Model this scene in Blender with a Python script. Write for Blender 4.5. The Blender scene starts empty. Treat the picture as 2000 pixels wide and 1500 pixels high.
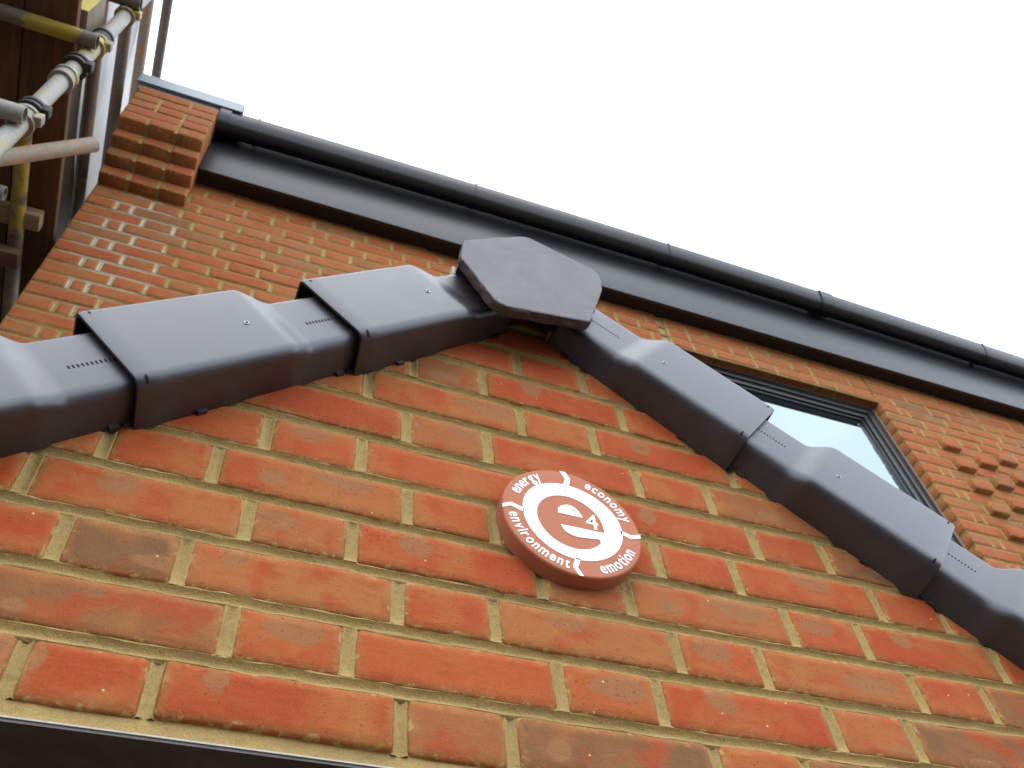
import bpy, bmesh, math, random
import numpy as np
from mathutils import Vector, Matrix
from math import radians, sin, cos, pi, tan

scene = bpy.context.scene
COL = scene.collection

# ------------------------------------------------------------------ camera
CAM_ROWS = ((0.93453, -0.34592, -0.08366), (0.23806, 0.78233, -0.57557), (0.26456, 0.51797, 0.81346))
CAM_POS = (-0.20962, -0.73495, -0.53656)
cd = bpy.data.cameras.new('camera')
cd.sensor_width = 36.0
cd.lens = 32.958
cd.clip_start = 0.02
cd.clip_end = 500
cd.dof.use_dof = True
cd.dof.focus_distance = 1.02
cd.dof.aperture_fstop = 15.0
cam = bpy.data.objects.new('camera', cd)
COL.objects.link(cam)
r_, d_, f_ = (Vector(v) for v in CAM_ROWS)
cam.matrix_world = Matrix(((r_.x, -d_.x, -f_.x, CAM_POS[0]), (r_.y, -d_.y, -f_.y, CAM_POS[1]),
                           (r_.z, -d_.z, -f_.z, CAM_POS[2]), (0, 0, 0, 1)))
scene.camera = cam

# ------------------------------------------------------------------ sky and sun (bright overcast)
SUN_EL, SUN_AZ = radians(66), radians(200)      # azimuth clockwise from +Y
w = bpy.data.worlds.new('World')
scene.world = w
w.use_nodes = True
wn, wl = w.node_tree.nodes, w.node_tree.links
wn.clear()
wo = wn.new('ShaderNodeOutputWorld')
bg = wn.new('ShaderNodeBackground')
sky = wn.new('ShaderNodeTexSky')
sky.sky_type = 'NISHITA'
sky.sun_disc = False
sky.sun_elevation = SUN_EL
sky.sun_rotation = SUN_AZ
tc = wn.new('ShaderNodeTexCoord')
cn = wn.new('ShaderNodeTexNoise')
cn.inputs['Scale'].default_value = 1.7
cn.inputs['Detail'].default_value = 5
cr = wn.new('ShaderNodeMapRange')
cr.inputs['From Min'].default_value = 0.30
cr.inputs['From Max'].default_value = 0.52
cr.inputs['To Min'].default_value = 0.60
cr.inputs['To Max'].default_value = 1.0
mx = wn.new('ShaderNodeMixRGB')
mx.inputs['Color2'].default_value = (27.5, 30.5, 34.5, 1)     # cloud, same unit as the sky texture
wl.new(tc.outputs['Generated'], cn.inputs['Vector'])
wl.new(cn.outputs['Fac'], cr.inputs['Value'])
wl.new(cr.outputs['Result'], mx.inputs['Fac'])
wl.new(sky.outputs['Color'], mx.inputs['Color1'])
wl.new(mx.outputs['Color'], bg.inputs['Color'])
bg.inputs['Strength'].default_value = 0.10
wl.new(bg.outputs['Background'], wo.inputs['Surface'])

sl = bpy.data.lights.new('sun', 'SUN')
sl.energy = 0.8
sl.angle = radians(55)
sl.color = (1.0, 0.93, 0.84)
so = bpy.data.objects.new('sun', sl)
COL.objects.link(so)
sd = Vector((sin(SUN_AZ) * cos(SUN_EL), cos(SUN_AZ) * cos(SUN_EL), sin(SUN_EL)))
so.rotation_euler = sd.to_track_quat('Z', 'Y').to_euler()

scene.view_settings.view_transform = 'Standard'
scene.view_settings.look = 'None'
scene.view_settings.exposure = 0.06
scene.view_settings.gamma = 1.0
scene.view_settings.use_curve_mapping = False
scene.render.engine = 'CYCLES'

rng = random.Random(7)
GROUND = -2.20
YW = 1.0904

# ------------------------------------------------------------------ materials
def new_mat(name):
    m = bpy.data.materials.new(name)
    m.use_nodes = True
    nt = m.node_tree
    b = nt.nodes['Principled BSDF']
    return m, nt.nodes, nt.links, b

def N(nodes, t, **kw):
    n = nodes.new(t)
    for k, v in kw.items():
        if k in n.inputs: n.inputs[k].default_value = v
        else: setattr(n, k, v)
    return n

def math_(nodes, links, op, a, b=None, clamp=False):
    n = nodes.new('ShaderNodeMath'); n.operation = op; n.use_clamp = clamp
    for i, v in enumerate((a, b)):
        if v is None: continue
        if isinstance(v, (int, float)): n.inputs[i].default_value = v
        else: links.new(v, n.inputs[i])
    return n.outputs[0]

def mixc(nodes, links, fac, a, b, mode='MIX'):
    n = nodes.new('ShaderNodeMixRGB'); n.blend_type = mode
    for i, v in ((0, fac), (1, a), (2, b)):
        if isinstance(v, (int, float)): n.inputs[i].default_value = v
        elif isinstance(v, tuple): n.inputs[i].default_value = (*v, 1) if len(v) == 3 else v
        else: links.new(v, n.inputs[i])
    return n.outputs[0]

def step(nodes, links, v, lo, hi, a=0.0, b=1.0):
    n = nodes.new('ShaderNodeMapRange')
    n.inputs['From Min'].default_value = lo; n.inputs['From Max'].default_value = hi
    n.inputs['To Min'].default_value = a; n.inputs['To Max'].default_value = b
    links.new(v, n.inputs['Value'])
    return n.outputs['Result']

def noise(nodes, links, vec, scale, detail=3, rough=0.55, dist=0.0):
    n = nodes.new('ShaderNodeTexNoise')
    n.inputs['Scale'].default_value = scale; n.inputs['Detail'].default_value = detail
    n.inputs['Roughness'].default_value = rough; n.inputs['Distortion'].default_value = dist
    links.new(vec, n.inputs['Vector'])
    return n.outputs['Fac']

def bump(nodes, links, h, strength, dist, b, prev=None):
    n = nodes.new('ShaderNodeBump')
    n.inputs['Strength'].default_value = strength; n.inputs['Distance'].default_value = dist
    links.new(h, n.inputs['Height'])
    if prev is not None: links.new(prev, n.inputs['Normal'])
    if b is not None: links.new(n.outputs['Normal'], b.inputs['Normal'])
    return n.outputs['Normal']

MORTAR_COL = (0.44, 0.315, 0.155)

def mp0(nd, lk, v):
    n = nd.new('ShaderNodeMapping'); n.inputs['Scale'].default_value = (0.6, 1, 1.3); n.inputs['Rotation'].default_value = (0, 0.5, 0)
    lk.new(v, n.inputs[0])
    return n.outputs[0]

def brick_material(name, marks=True, pale=0.0, tint=(0.90, 0.77, 0.50)):
    m, nd, lk, b = new_mat(name)
    co = nd.new('ShaderNodeTexCoord').outputs['Object']
    oi = nd.new('ShaderNodeObjectInfo').outputs['Random']
    at = N(nd, 'ShaderNodeAttribute', attribute_name='brnd').outputs['Fac']
    ed = N(nd, 'ShaderNodeAttribute', attribute_name='edge').outputs['Fac']
    r1 = math_(nd, lk, 'FRACT', math_(nd, lk, 'ADD', oi, at))
    r2 = math_(nd, lk, 'FRACT', math_(nd, lk, 'MULTIPLY', r1, 17.31))
    r3 = math_(nd, lk, 'FRACT', math_(nd, lk, 'MULTIPLY', r1, 57.77))
    r4 = math_(nd, lk, 'FRACT', math_(nd, lk, 'MULTIPLY', r1, 131.9))
    cmb = nd.new('ShaderNodeCombineXYZ')
    lk.new(math_(nd, lk, 'MULTIPLY', r1, 93.0), cmb.inputs[0])
    lk.new(math_(nd, lk, 'MULTIPLY', r2, 41.0), cmb.inputs[2])
    va = nd.new('ShaderNodeVectorMath'); va.operation = 'ADD'
    lk.new(co, va.inputs[0]); lk.new(cmb.outputs[0], va.inputs[1])
    v = va.outputs[0]
    ramp = nd.new('ShaderNodeValToRGB')
    els = ramp.color_ramp.elements
    cols = [(0.0, (0.330, 0.066, 0.022)), (0.22, (0.375, 0.072, 0.026)), (0.45, (0.390, 0.092, 0.033)),
            (0.66, (0.375, 0.112, 0.042)), (0.83, (0.355, 0.128, 0.056)), (0.93, (0.250, 0.112, 0.060)), (0.97, (0.180, 0.098, 0.060))]
    els[0].position, els[0].color = cols[0][0], (*cols[0][1], 1)
    els[1].position, els[1].color = cols[-1][0], (*cols[-1][1], 1)
    for p, c in cols[1:-1]:
        e = els.new(p); e.color = (*c, 1)
    lk.new(r2, ramp.inputs[0])
    base = ramp.outputs[0]
    # broad dusty bloom towards a lighter orange-tan, and richer red cores
    n1 = noise(nd, lk, v, 11, 3, 0.5, 0.6)
    base = mixc(nd, lk, step(nd, lk, n1, 0.44, 0.68, 0, 0.75), base, (0.365, 0.150, 0.060))
    n2 = noise(nd, lk, v, 19, 2, 0.5, 0.3)
    base = mixc(nd, lk, step(nd, lk, n2, 0.50, 0.66, 0, 0.7), base, (0.360, 0.060, 0.020))
    if pale:
        base = mixc(nd, lk, pale, base, (0.30, 0.165, 0.095))
    if marks:
        # kiss marks: one or two greyish ovals on some bricks
        sp = nd.new('ShaderNodeSeparateXYZ'); lk.new(co, sp.inputs[0])
        wob = math_(nd, lk, 'MULTIPLY', math_(nd, lk, 'SUBTRACT', noise(nd, lk, v, 34, 3), 0.5), 2.2)
        for ra, rb, thr, sx in ((r2, r3, 0.66, 0.13), (r4, r1, 0.74, 0.15)):
            cx = math_(nd, lk, 'MULTIPLY', math_(nd, lk, 'SUBTRACT', ra, 0.5), sx)
            cz = math_(nd, lk, 'MULTIPLY', math_(nd, lk, 'SUBTRACT', rb, 0.5), 0.05)
            ax = math_(nd, lk, 'DIVIDE', math_(nd, lk, 'SUBTRACT', sp.outputs[0], cx), math_(nd, lk, 'ADD', 0.010, math_(nd, lk, 'MULTIPLY', ra, 0.042)))
            az = math_(nd, lk, 'DIVIDE', math_(nd, lk, 'SUBTRACT', sp.outputs[2], cz), math_(nd, lk, 'ADD', 0.007, math_(nd, lk, 'MULTIPLY', rb, 0.014)))
            q = math_(nd, lk, 'ADD', math_(nd, lk, 'MULTIPLY', ax, ax), math_(nd, lk, 'MULTIPLY', az, az))
            q = math_(nd, lk, 'ADD', q, wob)
            msk = step(nd, lk, q, 1.20, 0.75, 0, 0.75)
            on = math_(nd, lk, 'GREATER_THAN', r3 if sx < 0.14 else r2, thr)
            base = mixc(nd, lk, math_(nd, lk, 'MULTIPLY', msk, on), base, (0.285, 0.150, 0.092))
    nm = noise(nd, lk, v, 26, 3, 0.6, 0.5)
    mg = math_(nd, lk, 'ADD', ed, math_(nd, lk, 'MULTIPLY', math_(nd, lk, 'SUBTRACT', nm, 0.5), 1.6))
    base = mixc(nd, lk, step(nd, lk, mg, 0.25, 0.95, 0, 0.62), base, (0.365, 0.165, 0.075))
    ns = noise(nd, lk, mp0(nd, lk, v), 30, 5, 0.7, 0.8)
    base = mixc(nd, lk, step(nd, lk, ns, 0.63, 0.80, 0, 0.45), base, (0.46, 0.29, 0.17))
    # creases and sand grain
    mp = nd.new('ShaderNodeMapping'); mp.inputs['Scale'].default_value = (0.45, 1, 1.6)
    lk.new(v, mp.inputs[0])
    n3 = noise(nd, lk, mp.outputs[0], 90, 4, 0.65, 0.4)
    base = mixc(nd, lk, step(nd, lk, n3, 0.55, 0.78, 0, 0.55), base, (0.22, 0.045, 0.018))
    n4 = noise(nd, lk, v, 620, 4, 0.75)
    base = mixc(nd, lk, 1.0, base, mixc(nd, lk, n4, (0.62, 0.62, 0.62), (1.38, 1.36, 1.32)), 'MULTIPLY')
    # pale scuffs near the arrises and lime specks
    n5 = noise(nd, lk, v, 55, 4, 0.7, 0.5)
    sc = math_(nd, lk, 'MULTIPLY', step(nd, lk, n5, 0.52, 0.72, 0, 1), step(nd, lk, ed, 0.05, 0.9, 0.10, 0.75))
    base = mixc(nd, lk, sc, base, (0.43, 0.24, 0.14))
    vo = nd.new('ShaderNodeTexVoronoi'); vo.inputs['Scale'].default_value = 55
    lk.new(v, vo.inputs['Vector'])
    spk = math_(nd, lk, 'MULTIPLY', math_(nd, lk, 'LESS_THAN', vo.outputs['Distance'], 0.075),
                math_(nd, lk, 'GREATER_THAN', N(nd, 'ShaderNodeSeparateColor').outputs[0], 0.5))
    sepc = [n for n in nd if n.bl_idname == 'ShaderNodeSeparateColor'][-1]
    lk.new(vo.outputs['Color'], sepc.inputs[0])
    spk2 = math_(nd, lk, 'MULTIPLY', math_(nd, lk, 'LESS_THAN', vo.outputs['Distance'], 0.07),
                 math_(nd, lk, 'GREATER_THAN', sepc.outputs[0], 0.90))
    base = mixc(nd, lk, spk2, base, (0.62, 0.47, 0.33))
    vp = nd.new('ShaderNodeTexVoronoi'); vp.inputs['Scale'].default_value = 120
    lk.new(v, vp.inputs['Vector'])
    sp2 = nd.new('ShaderNodeSeparateColor'); lk.new(vp.outputs['Color'], sp2.inputs[0])
    pit = math_(nd, lk, 'MULTIPLY', step(nd, lk, vp.outputs['Distance'], 0.22, 0.10), math_(nd, lk, 'GREATER_THAN', sp2.outputs[1], 0.80))
    base = mixc(nd, lk, math_(nd, lk, 'MULTIPLY', pit, 0.55), base, (0.13, 0.045, 0.025))
    # mortar smeared over the edges
    n6 = noise(nd, lk, v, 70, 5, 0.65)
    sm = math_(nd, lk, 'ADD', ed, math_(nd, lk, 'MULTIPLY', math_(nd, lk, 'SUBTRACT', n6, 0.5), 1.7))
    base = mixc(nd, lk, step(nd, lk, sm, 0.93, 1.04, 0, 0.9), base, MORTAR_COL)
    base = mixc(nd, lk, 1.0, base, tint, 'MULTIPLY')
    lk.new(base, b.inputs['Base Color'])
    b.inputs['Roughness'].default_value = 0.88
    b.inputs['Specular IOR Level'].default_value = 0.25
    h = math_(nd, lk, 'ADD', math_(nd, lk, 'MULTIPLY', n4, 0.55), math_(nd, lk, 'ADD', math_(nd, lk, 'MULTIPLY', n3, 0.35), math_(nd, lk, 'MULTIPLY', n5, 0.6)))
    bump(nd, lk, h, 0.75, 0.0022, b)
    return m

def mortar_material(name, white=None):
    m, nd, lk, b = new_mat(name)
    co = nd.new('ShaderNodeTexCoord').outputs['Object']
    n1 = noise(nd, lk, co, 14, 4)
    n2 = noise(nd, lk, co, 600, 3, 0.7)
    n3 = noise(nd, lk, co, 120, 3, 0.6)
    base = mixc(nd, lk, step(nd, lk, n1, 0.35, 0.7), (0.400, 0.272, 0.102), (0.325, 0.220, 0.085))
    base = mixc(nd, lk, 1.0, base, mixc(nd, lk, n2, (0.62, 0.62, 0.62), (1.38, 1.38, 1.38)), 'MULTIPLY')
    base = mixc(nd, lk, step(nd, lk, n3, 0.56, 0.72, 0, 0.45), base, (0.22, 0.145, 0.058))
    if white:
        sp = nd.new('ShaderNodeSeparateXYZ'); lk.new(co, sp.inputs[0])
        (cx, rx), (cz, rz) = white
        ax = math_(nd, lk, 'DIVIDE', math_(nd, lk, 'SUBTRACT', sp.outputs[0], cx), rx)
        az = math_(nd, lk, 'DIVIDE', math_(nd, lk, 'SUBTRACT', sp.outputs[2], cz), rz)
        q = math_(nd, lk, 'ADD', math_(nd, lk, 'MULTIPLY', ax, ax), math_(nd, lk, 'MULTIPLY', az, az))
        nw = noise(nd, lk, co, 6, 5, 0.75)
        q = math_(nd, lk, 'ADD', q, math_(nd, lk, 'MULTIPLY', math_(nd, lk, 'SUBTRACT', nw, 0.5), 3.4))
        base = mixc(nd, lk, step(nd, lk, q, 0.85, 0.35, 0, 0.8), base, (0.52, 0.46, 0.36))
    lk.new(base, b.inputs['Base Color'])
    b.inputs['Roughness'].default_value = 0.95
    b.inputs['Specular IOR Level'].default_value = 0.15
    h = math_(nd, lk, 'ADD', n2, math_(nd, lk, 'MULTIPLY', n3, 1.5))
    bump(nd, lk, h, 0.8, 0.0022, b)
    return m

def plain(name, col, rough=0.5, spec=0.5, metal=0.0, grain=0.0, gscale=60, bumpd=0.0, col2=None, cscale=6, coat=0.0):
    m, nd, lk, b = new_mat(name)
    co = nd.new('ShaderNodeTexCoord').outputs['Object']
    base = None
    if col2:
        n = noise(nd, lk, co, cscale, 4, 0.6, 0.4)
        base = mixc(nd, lk, step(nd, lk, n, 0.42, 0.62), col, col2)
    if grain:
        n = noise(nd, lk, co, gscale, 4, 0.65)
        g = mixc(nd, lk, n, (1 - grain,) * 3, (1 + grain,) * 3)
        base = mixc(nd, lk, 1.0, base if base is not None else col, g, 'MULTIPLY')
        if bumpd: bump(nd, lk, n, 0.5, bumpd, b)
    if base is not None: lk.new(base, b.inputs['Base Color'])
    else: b.inputs['Base Color'].default_value = (*col, 1)
    b.inputs['Roughness'].default_value = rough
    b.inputs['Specular IOR Level'].default_value = spec
    b.inputs['Metallic'].default_value = metal
    b.inputs['Coat Weight'].default_value = coat
    return m

def plastic(name, col, rough, wave=0.0, wscale=4.0, dust=0.0, spec=0.5, stretch=(1, 1, 1)):
    """moulded plastic: slight waviness of the sheet, handling dust, uneven gloss"""
    m, nd, lk, b = new_mat(name)
    co = nd.new('ShaderNodeTexCoord').outputs['Object']
    oi = nd.new('ShaderNodeObjectInfo').outputs['Random']
    cmb = nd.new('ShaderNodeCombineXYZ'); lk.new(math_(nd, lk, 'MULTIPLY', oi, 37.0), cmb.inputs[0])
    va = nd.new('ShaderNodeVectorMath'); va.operation = 'ADD'
    lk.new(co, va.inputs[0]); lk.new(cmb.outputs[0], va.inputs[1])
    mp = nd.new('ShaderNodeMapping'); mp.inputs['Scale'].default_value = stretch
    lk.new(va.outputs[0], mp.inputs[0])
    v = mp.outputs[0]
    n1 = noise(nd, lk, v, 22, 4, 0.6, 1.2)
    n2 = noise(nd, lk, v, 260, 3, 0.7)
    base = mixc(nd, lk, step(nd, lk, n1, 0.45, 0.8, 0, dust), col, (0.20, 0.175, 0.16))
    lk.new(base, b.inputs['Base Color'])
    lk.new(step(nd, lk, n1, 0.3, 0.75, rough * 0.93, rough * 1.10), b.inputs['Roughness'])
    b.inputs['Specular IOR Level'].default_value = spec
    prev = None
    if wave:
        prev = bump(nd, lk, noise(nd, lk, v, wscale, 1), 1.0, wave, None)
    bump(nd, lk, n2, 0.25, 0.0003, b, prev)
    return m

M_BRICK = brick_material('red_facing_brick')
M_BRICK_FAR = brick_material('red_facing_brick_upper', pale=0.26)
M_BRICK_KN = brick_material('red_facing_brick_kneeler', pale=0.36)
M_MORTAR = mortar_material('sand_mortar')
M_MORTAR_W = mortar_material('sand_mortar_with_lime_bloom', ((-0.74, 0.20), (2.60, 0.50)))
M_VERGE = plastic('brown_verge_plastic', (0.021, 0.0145, 0.0145), 0.41, 0.0004, 9.0, 0.07, 0.88)
_b = M_VERGE.node_tree.nodes['Principled BSDF']; _b.inputs['IOR'].default_value = 1.5; _b.inputs['Specular Tint'].default_value = (0.92, 0.94, 1.0, 1)
M_RIDGE = plain('ridge_tile_concrete', (0.098, 0.088, 0.090), 0.60, 0.45, grain=0.30, gscale=420, bumpd=0.0007, col2=(0.118, 0.106, 0.107), cscale=16)
M_RIDGE_EDGE = plain('rough_concrete_edge', (0.085, 0.063, 0.055), 0.9, 0.2, grain=0.65, gscale=150, bumpd=0.008)
M_DARK = plain('dark_slot', (0.012, 0.006, 0.006), 0.7, 0.2)
M_SCREW = plain('zinc_screw', (0.30, 0.30, 0.32), 0.45, 0.5, 0.3)
M_GUTTER = plastic('black_gutter_plastic', (0.013, 0.012, 0.011), 0.26, 0.0010, 3.0, 0.03, 0.30, (0.25, 1, 1))
M_FASCIA = plain('dark_fascia_board', (0.012, 0.012, 0.013), 0.38, 0.33)
_b = M_FASCIA.node_tree.nodes['Principled BSDF']; _b.inputs['IOR'].default_value = 1.60
_nd, _lk = M_FASCIA.node_tree.nodes, M_FASCIA.node_tree.links
_mp = _nd.new('ShaderNodeMapping'); _mp.inputs['Scale'].default_value = (0.5, 1, 1)
_lk.new(_nd['Texture Coordinate'].outputs['Object'] if 'Texture Coordinate' in _nd else _nd.new('ShaderNodeTexCoord').outputs['Object'], _mp.inputs[0])
bump(_nd, _lk, noise(_nd, _lk, _mp.outputs[0], 4.0, 1), 1.0, 0.0025, _b)
M_SOFFIT = plain('dark_brown_soffit', (0.020, 0.012, 0.011), 0.55, 0.3, grain=0.2, gscale=40)
M_CAP = plain('grey_metal_trim', (0.16, 0.185, 0.215), 0.42, 0.5, 0.1, grain=0.06, gscale=30)
M_FRAME = plastic('anthracite_window_frame', (0.022, 0.023, 0.024), 0.33, 0.0, 4, 0.05)
M_SEAL = plain('window_sealant', (0.25, 0.22, 0.175), 0.8, 0.2, grain=0.2, gscale=90)
M_LINTEL = plain('painted_steel_lintel', (0.080, 0.062, 0.054), 0.45, 0.4, grain=0.25, gscale=70, col2=(0.105, 0.094, 0.086), cscale=18)
M_FLANGE = plain('pale_lintel_edge', (0.42, 0.38, 0.31), 0.8, 0.2, grain=0.25, gscale=140)
M_ROOF = plain('roof_tiles', (0.06, 0.05, 0.048), 0.8, 0.3, grain=0.3, gscale=9)
M_WALLPLAIN = plain('plain_brick_wall', (0.32, 0.11, 0.05), 0.9, 0.2, grain=0.3, gscale=12)
M_GROUND = plain('paving', (0.095, 0.088, 0.078), 0.9, 0.2, grain=0.25, gscale=3, col2=(0.070, 0.064, 0.056), cscale=0.8)
M_TERRA = plain('terracotta_plaque', (0.375, 0.122, 0.060), 0.60, 0.2, grain=0.07, gscale=700, bumpd=0.0002, col2=(0.395, 0.134, 0.067), cscale=24)
M_WHITE = plain('white_paint', (0.80, 0.80, 0.79), 0.55, 0.4, grain=0.03, gscale=300)
M_BATTEN = plain('timber_batten', (0.30, 0.20, 0.12), 0.8, 0.2, grain=0.3, gscale=60)
M_FELT = plain('grey_underlay', (0.13, 0.125, 0.115), 0.85, 0.2, grain=0.2, gscale=120)
M_COMB = plain('pale_comb', (0.55, 0.50, 0.40), 0.6, 0.3)

# glass: double glazing reads as a strong mirror of the sky over a dark room
m, nd, lk, b = new_mat('window_glass')
b.inputs['Base Color'].default_value = (0.012, 0.016, 0.020, 1)
b.inputs['Roughness'].default_value = 0.015
b.inputs['IOR'].default_value = 3.0
b.inputs['Coat Weight'].default_value = 1.0
b.inputs['Coat Roughness'].default_value = 0.01
b.inputs['Specular Tint'].default_value = (0.70, 0.93, 1.0, 1)
co = nd.new('ShaderNodeTexCoord').outputs['Object']
bump(nd, lk, noise(nd, lk, co, 1.6, 1), 1.0, 0.004, b)
M_GLASS = m

# galvanised tube with worn yellow paint
def tube_material(name, base, paint, lo, hi, scale):
    m, nd, lk, b = new_mat(name)
    co = nd.new('ShaderNodeTexCoord').outputs['Object']
    n1 = noise(nd, lk, co, scale, 5, 0.65, 0.6)
    n2 = noise(nd, lk, co, 70, 4, 0.7)
    c = mixc(nd, lk, step(nd, lk, n1, lo, hi), base, paint)
    c = mixc(nd, lk, 1.0, c, mixc(nd, lk, n2, (0.6, 0.6, 0.6), (1.4, 1.4, 1.4)), 'MULTIPLY')
    lk.new(c, b.inputs['Base Color'])
    b.inputs['Roughness'].default_value = 0.6
    bump(nd, lk, n2, 0.5, 0.001, b)
    return m
M_TUBE = tube_material('galvanised_tube', (0.29, 0.27, 0.23), (0.34, 0.27, 0.075), 0.54, 0.61, 11)
M_TUBE_Y = tube_material('yellow_tube', (0.33, 0.24, 0.03), (0.09, 0.075, 0.05), 0.50, 0.62, 12)
M_TUBE_R = tube_material('rusty_tube', (0.33, 0.265, 0.195), (0.47, 0.225, 0.115), 0.54, 0.62, 13)
M_TUBE_D = tube_material('dull_tube', (0.14, 0.115, 0.09), (0.23, 0.15, 0.07), 0.5, 0.65, 8)
def banded_tube():
    m = tube_material('tube_with_yellow_band', (0.13, 0.105, 0.08), (0.20, 0.14, 0.07), 0.5, 0.65, 8)
    nd, lk = m.node_tree.nodes, m.node_tree.links
    b = nd['Principled BSDF']
    old = b.inputs['Base Color'].links[0].from_socket
    co = nd.new('ShaderNodeTexCoord').outputs['Object']
    sp = nd.new('ShaderNodeSeparateXYZ'); lk.new(co, sp.inputs[0])
    d = math_(nd, lk, 'ABSOLUTE', math_(nd, lk, 'ADD', sp.outputs[0], 1.015))       # band centre along the tube
    d = math_(nd, lk, 'ADD', d, math_(nd, lk, 'MULTIPLY', math_(nd, lk, 'SUBTRACT', noise(nd, lk, co, 22, 4, 0.7), 0.5), 0.11))
    d = math_(nd, lk, 'ADD', d, math_(nd, lk, 'MULTIPLY', sp.outputs[2], 0.0))
    lk.new(mixc(nd, lk, step(nd, lk, d, 0.078, 0.066), old, (0.33, 0.23, 0.02)), b.inputs['Base Color'])
    return m
M_TUBE_BAND = banded_tube()
M_COUPLER = tube_material('coupler_steel', (0.25, 0.225, 0.185), (0.45, 0.35, 0.08), 0.52, 0.58, 15)
M_COUPLER_D = plain('black_coupler', (0.035, 0.030, 0.028), 0.6, 0.4, grain=0.4, gscale=80)

def wood(name, a, bcol, axis=1):
    m, nd, lk, b = new_mat(name)
    co = nd.new('ShaderNodeTexCoord').outputs['Object']
    mp = nd.new('ShaderNodeMapping')
    s = [14, 14, 14]; s[axis] = 1.2
    mp.inputs['Scale'].default_value = s
    lk.new(co, mp.inputs[0])
    n1 = noise(nd, lk, mp.outputs[0], 2.2, 5, 0.65, 1.0)
    n2 = noise(nd, lk, co, 3.0, 3)
    c = mixc(nd, lk, step(nd, lk, n1, 0.3, 0.7), a, bcol)
    c = mixc(nd, lk, 1.0, c, mixc(nd, lk, n2, (0.6, 0.6, 0.6), (1.4, 1.4, 1.4)), 'MULTIPLY')
    lk.new(c, b.inputs['Base Color'])
    b.inputs['Roughness'].default_value = 0.85
    b.inputs['Specular IOR Level'].default_value = 0.2
    return m
M_PLANK = wood('weathered_plank', (0.125, 0.055, 0.022), (0.06, 0.032, 0.016))
M_BOARD = wood('grey_board', (0.26, 0.21, 0.15), (0.19, 0.15, 0.11))
M_PINE = wood('pale_timber', (0.30, 0.20, 0.115), (0.22, 0.15, 0.09), 0)
M_YELLOW = plain('yellow_paint', (0.58, 0.47, 0.12), 0.7, 0.3, grain=0.35, gscale=60)

def sheet_material(name, col, trans, tcol):
    m, nd, lk, b = new_mat(name)
    out = [n for n in nd if n.bl_idname == 'ShaderNodeOutputMaterial'][0]
    co = nd.new('ShaderNodeTexCoord').outputs['Object']
    n1 = noise(nd, lk, co, 5, 4, 0.6, 0.8)
    c = mixc(nd, lk, step(nd, lk, n1, 0.4, 0.75), col, tuple(v * 0.72 for v in col))
    lk.new(c, b.inputs['Base Color'])
    b.inputs['Roughness'].default_value = 0.4
    t = nd.new('ShaderNodeBsdfTranslucent'); t.inputs['Color'].default_value = (*tcol, 1)
    ms = nd.new('ShaderNodeMixShader'); ms.inputs[0].default_value = trans
    lk.new(b.outputs[0], ms.inputs[1]); lk.new(t.outputs[0], ms.inputs[2])
    lk.new(ms.outputs[0], out.inputs['Surface'])
    return m
M_SHEET = sheet_material('white_debris_sheet', (0.62, 0.60, 0.57), 0.55, (0.56, 0.54, 0.51))
M_SHEET_SHADED = sheet_material('shaded_sheet', (0.050, 0.040, 0.031), 0.15, (0.06, 0.045, 0.03))  # white sheet where it looks dim: shade put into the colour as brown

# ------------------------------------------------------------------ object helpers
def link(name, me, mat, parent=None, loc=(0, 0, 0)):
    o = bpy.data.objects.new(name, me)
    COL.objects.link(o)
    o.location = loc
    if mat is not None and len(me.materials) == 0: me.materials.append(mat)
    if parent is not None: o.parent = parent
    return o

def empty(name, label, cat, loc=(0, 0, 0), group=None):
    o = bpy.data.objects.new(name, None)
    COL.objects.link(o); o.location = loc
    tag(o, label, cat, group)
    return o

def tag(o, label, cat, group=None):
    o['label'] = label; o['category'] = cat
    if group: o['group'] = group
    return o

def local(o):
    """children are built in world coordinates; move them under an Empty that is not at the origin"""
    p = o.parent
    if p is not None:
        off = Vector(p.location)
        pp = p.parent
        while pp is not None:
            off += Vector(pp.location); pp = pp.parent
        o.location = Vector(o.location) - off
    return o

def smooth_by_angle(me, deg=38):
    bm = bmesh.new(); bm.from_mesh(me)
    lim = radians(deg)
    for f in bm.faces: f.smooth = True
    for e in bm.edges:
        e.smooth = not (len(e.link_faces) == 2 and e.calc_face_angle(0) > lim)
    bm.to_mesh(me); bm.free()

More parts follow.
